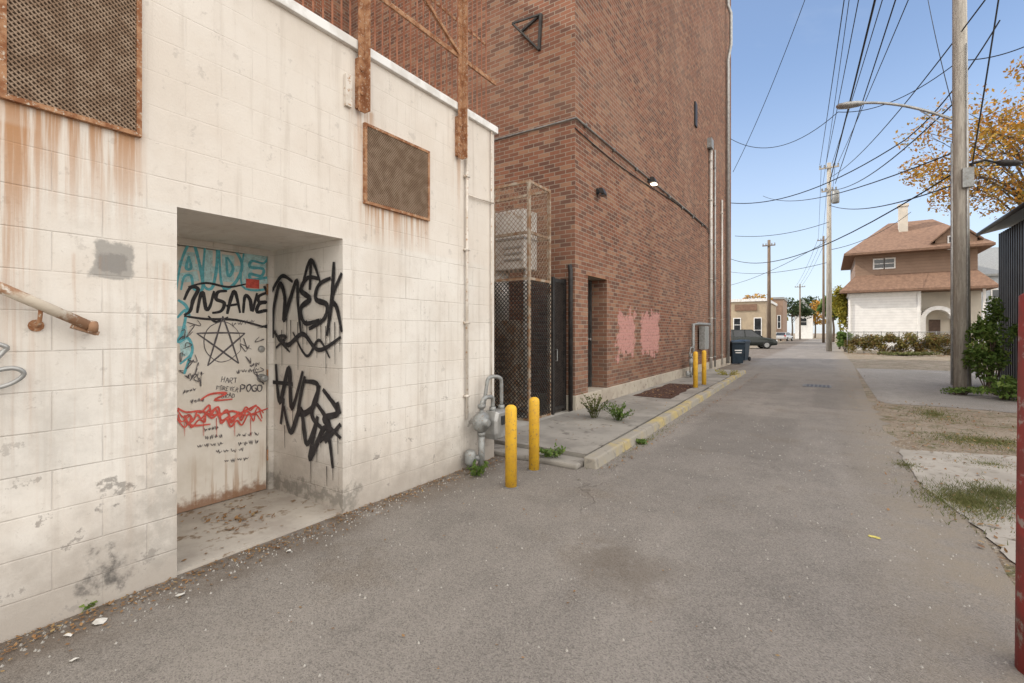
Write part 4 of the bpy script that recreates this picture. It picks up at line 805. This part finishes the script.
for px,Y,h,R_,m_,l in ((815,140,10,(4,3,3.5),'lorange','orange tree at the far end of the alley'),(792,120,9,(3.5,3,3),'ldark','dark green tree at the far end left of the alley'),(776,130,9,(3,3,3),'lyellow','yellow tree beyond the brown building'),
     (806,150,12,(4,3,4),'ldark','dark tree behind the distant grey house'),(833,85,7,(1.6,2,2.2),'lgreen','green tree behind the yellow shrub'),(1003,72,9,(4,3,3),'lgreen','green tree between the pale house and the black shed'),(745,95,8.2,(5,3,2.0),'lorange','russet tree behind the low tan building')):
    p=PY(px,300,Y); tree((p.x,p.y),h,R_,1500,.3,m_,l,9,k=.5)
def bush(loc,R_,n,size,m,label,name='bush',cat='bush',nl=14,k=.4):
    x,y=loc[0],loc[1]; r=root(name,(x,y,0),label,cat); lb=lobes((x,y,R_[2]*.9),R_,nl,k)
    t=MB()
    for c,_ in lb: t.tube([(x+random.uniform(-.1,.1),y,0),V(c)],[.015,.006],5)
    t.build('stems','bark',r); MB().leaves(lb,n,size).build('foliage',m,r)
p=G(990,393); bush((p.x+.05,p.y+.2),(.6,.6,1.25),3000,.05,'lgreen','tall green bush growing between the utility pole and black shed','bush','bush',26,.28)
p=G(1006,400); bush((p.x,p.y),(.5,.5,.3),900,.04,'lgreen','low green weeds in front of the black shed','weeds','plant')
p=G(960,395); bush((p.x,p.y),(.5,.3,.12),600,.03,'lgreen','low weeds round the foot of the utility pole','weeds','plant')
p=G(846,352); bush((p.x,p.y),(.7,.8,1.0),1800,.09,'lgreen','green bush at the corner of the vine fence')
p=G(905,356); bush((p.x,p.y),(2.8,.5,.15),1600,.06,'ldry','low straw coloured growth along the foot of the vine fence','weeds','plant')
p=G(990,352); bush((p.x,p.y+2),(2.2,1.2,1.4),1800,.12,'ldark','dark bush between the house and the black shed')
def weed(loc,h,n,spread,label,m='lgreen'):
    x,y,z=loc; r=root('weed',loc,label,'plant'); s=MB(); l=MB()
    for _ in range(n):
        a=random.uniform(0,6.28); d=V((math.cos(a),math.sin(a),0)); hh=h*random.uniform(.5,1.1); sp=spread*random.uniform(.3,1)
        b0=V((x,y,z))+d*sp*.25; pts=smooth_path([b0,b0+d*sp*.4+V((0,0,hh*.6)),b0+d*sp+V((0,0,hh))],3); s.tube(pts,[.003]*len(pts),4)
        for q in pts[2:]:
            for _ in range(2): l.leaf(q+V((random.uniform(-.02,.02),random.uniform(-.02,.02),random.uniform(-.01,.02))),random.uniform(.014,.032))
    s.build('stems',m,r); l.build('leaves',m,r)
p=G(597,418,.1); weed((p.x-.05,p.y,.1),.36,34,.2,'leafy weed on the pavement by the brick corner','ldry'); p=G(618,420,.1); weed((p.x,p.y,.1),.24,34,.25,'wider weed right beside the leafy one on the pavement')
p=G(476,476); weed((p.x,p.y,0),.12,16,.12,'small weed under the gas meter'); p=G(84,611); weed((p.x,p.y,0),.04,7,.04,'tiny green weed at the wall base left of the recess')
p=G(552,462); weed((p.x,p.y,.05),.1,20,.18,'weed growing from the broken pavement edge'); p=G(728,378); weed((p.x,p.y,.02),.22,30,.4,'weeds along the far kerb near the bins','lyellow')
p=G(640,444); weed((p.x+.03,p.y,.0),.05,10,.08,'small weed at the kerb face')
gr=MB()
def blades(cx,cy,rx,ry,n,h):
    for _ in range(n):
        a=random.uniform(0,6.28); q=abs(random.gauss(0,.5)); x=cx+rx*q*math.cos(a)+random.gauss(0,.04); y=cy+ry*q*math.sin(a); t=random.uniform(0,6.28); w=.004; hh=h*random.uniform(.3,1.2)
        dx,dy=math.cos(t)*w,math.sin(t)*w; lx,ly=random.uniform(-.9,.9)*hh,random.uniform(-.9,.9)*hh
        gr.add([(x-dx,y-dy,.0),(x+dx,y+dy,.0),(x+lx,y+ly,hh)],[(0,1,2)])
p=G(968,503); blades(p.x,p.y,.33,.6,5600,.045); p=G(1000,497); blades(p.x,p.y,.3,.5,3000,.05); p=G(985,442); blades(p.x,p.y,.9,.7,2600,.04); p=G(908,466); blades(p.x,p.y,.1,.3,400,.035); p=G(935,415); blades(p.x,p.y,.5,1.2,1500,.04); p=G(990,465); blades(p.x,p.y,.4,.4,900,.03)
blades(-2.06,6.5,.04,2.2,500,.03)
tag(gr.build('grass','ldry'),'patchy short grass growing through the concrete and dirt on the right','grass',None,'stuff')
lv=MB()
def scat(x0,x1,y0,y1,n,z=.012,s=.018):
    for _ in range(n): lv.leaf(V((random.uniform(x0,x1),random.uniform(y0,y1),z+random.uniform(0,.008))),random.uniform(.4,1.3)*s,.25)
scat(-4.3,-3.4,1.3,2.4,60,.032,.018); scat(-4.1,-3.6,1.7,2.1,50,.034,.026)
for _ in range(1500):
    x=-3.29+abs(random.gauss(0,.12)); lv.leaf(V((x,random.uniform(-.2,4.5),.012+random.uniform(0,.008))),random.uniform(.004,.016),.25)
scat(-3.0,.8,1,10,200,.01,.010); scat(.85,4,3.5,13,1500,.02,.024); scat(-2.05,-1.9,4.8,19,400,.01,.018); scat(-3.7,-2.5,5,9.5,140,.11,.018); scat(.4,1.1,5,24,300,.012,.018); scat(-3.5,-2.8,10,13,160,.115,.03)
scat(1,7,38,40.6,500,.02,.05)
tag(lv.build('fallen_leaves','lbrown'),'dry brown fallen leaves and grit scattered over the ground','leaves',None,'stuff')
pb=MB()
for _ in range(2600):
    x=random.choice((-3.28+abs(random.gauss(0,.15)),random.uniform(.5,2.2),random.uniform(-3.28,.9))); y=random.uniform(.3,9); s=random.uniform(.003,.009)
    pb.add([(x-s,y,.004),(x,y-s,.004),(x+s,y,.004),(x,y+s,.004),(x,y,.006+s)],[(0,1,4),(1,2,4),(2,3,4),(3,0,4)])
tag(pb.build('gravel','conc'),'loose grit and pebbles on the asphalt','gravel',None,'stuff')
for px,py,s,l in ((101,623,.035,'largest crumpled white paper scrap at the wall base'),(70,637,.02,'small white scrap near the bottom left corner of the alley'),(181,597,.025,'flat white paper scrap in front of the recess'),(288,553,.02,'white scrap on the alley right of the recess'),(75,662,.02,'grey scrap nearest the camera at bottom left')):
    p=G(px,py); m=MB(); n=7; vs=[(p.x,p.y,.02)]
    for i in range(n): a=6.28*i/n; rr=s*random.uniform(.5,1.3); vs.append((p.x+rr*math.cos(a),p.y+rr*math.sin(a),.006+random.uniform(0,.014)))
    m.add(vs,[(0,i+1,(i+1)%n+1) for i in range(n)]); tag(m.build('litter','paper'),l,'litter')
p=G(816,386); m=MB(); 
for i in range(6): m.box(p.x-.26+i*.095,p.x-.215+i*.095,p.y-.37,p.y+.35,.0085,.014)
m.box(p.x-.31,p.x-.265,p.y-.38,p.y+.36,.004,.015); m.box(p.x+.31,p.x+.355,p.y-.38,p.y+.36,.004,.015)
dg=root('drain_grate',(p.x,p.y,0),'grey iron drain grate in the middle of the alley','drain'); m.build('bars','iron',dg); MB().box(p.x-.265,p.x+.31,p.y-.37,p.y+.35,.003,.0075).build('pit','black',dg)
p=G(875,538); m=MB(); m.poly([(p.x+.045*random.uniform(.4,1.3)*math.cos(i*.5),p.y+.035*random.uniform(.4,1.3)*math.sin(i*.5),.0085) for i in range(12)]); tag(m.build('paint_mark','ypaint'),'small yellow paint blot on the asphalt','paint mark',None,'structure')
# ------------------------------------------------------------------ camera, light, sky
cd=bpy.data.cameras.new('camera'); cam=bpy.data.objects.new('camera',cd); col.objects.link(cam); cam.location=CAM
cd.sensor_width=36; cd.lens=F/1024*36; cd.shift_y=-9.5/1024; cd.clip_end=2000; cd.clip_start=.05
cam.rotation_euler=(math.pi/2,0,TH); sc.camera=cam
sx,sy=1.22,.45
sd=V((sx,sy,-1.0)); l=bpy.data.lights.new('sun','SUN'); l.energy=3.6; l.angle=math.radians(.5); l.color=(1,.91,.78)
so=bpy.data.objects.new('sun',l); col.objects.link(so); so.rotation_euler=sd.to_track_quat('-Z','Y').to_euler(); so.location=(-20,-20,30)
w=bpy.data.worlds.new('World'); sc.world=w; w.use_nodes=True; nt=w.node_tree; bg=nt.nodes['Background']
sky=nt.nodes.new('ShaderNodeTexSky'); sky.sky_type='NISHITA'; sky.sun_disc=False; sky.sun_elevation=math.atan(1/math.hypot(sx,sy)); sky.sun_rotation=math.atan2(-sx,-sy)%(2*math.pi)
sky.air_density=1.0; sky.dust_density=.6; sky.ozone_density=1.5
tc=nt.nodes.new('ShaderNodeTexCoord').outputs['Generated']; q=sep(nt,tc)
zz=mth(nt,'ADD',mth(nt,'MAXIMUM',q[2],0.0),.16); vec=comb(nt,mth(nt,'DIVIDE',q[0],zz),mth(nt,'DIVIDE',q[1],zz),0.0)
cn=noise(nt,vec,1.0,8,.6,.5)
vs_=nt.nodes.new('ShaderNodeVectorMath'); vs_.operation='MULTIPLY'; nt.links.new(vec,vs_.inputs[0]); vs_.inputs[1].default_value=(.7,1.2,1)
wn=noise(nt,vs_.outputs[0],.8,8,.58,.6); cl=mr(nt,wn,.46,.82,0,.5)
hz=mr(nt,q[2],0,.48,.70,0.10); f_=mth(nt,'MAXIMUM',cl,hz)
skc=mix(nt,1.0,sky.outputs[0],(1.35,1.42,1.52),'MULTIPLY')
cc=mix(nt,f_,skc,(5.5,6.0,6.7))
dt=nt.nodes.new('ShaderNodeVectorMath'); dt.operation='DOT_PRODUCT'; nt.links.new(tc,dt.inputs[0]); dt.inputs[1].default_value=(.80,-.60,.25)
fill_bank=mth(nt,'MULTIPLY',mr(nt,dt.outputs['Value'],-.05,.40),mr(nt,cn,.25,.5,.75,1))  # bright cloud added outside the view, acts as soft fill light
fill_bank=mth(nt,'MULTIPLY',fill_bank,mr(nt,q[2],-.02,.05))
cc=mix(nt,fill_bank,cc,(16.6,15.9,14.9))
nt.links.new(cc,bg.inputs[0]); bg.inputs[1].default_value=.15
sc.view_settings.view_transform='Standard'; sc.view_settings.look='None'; sc.view_settings.exposure=0
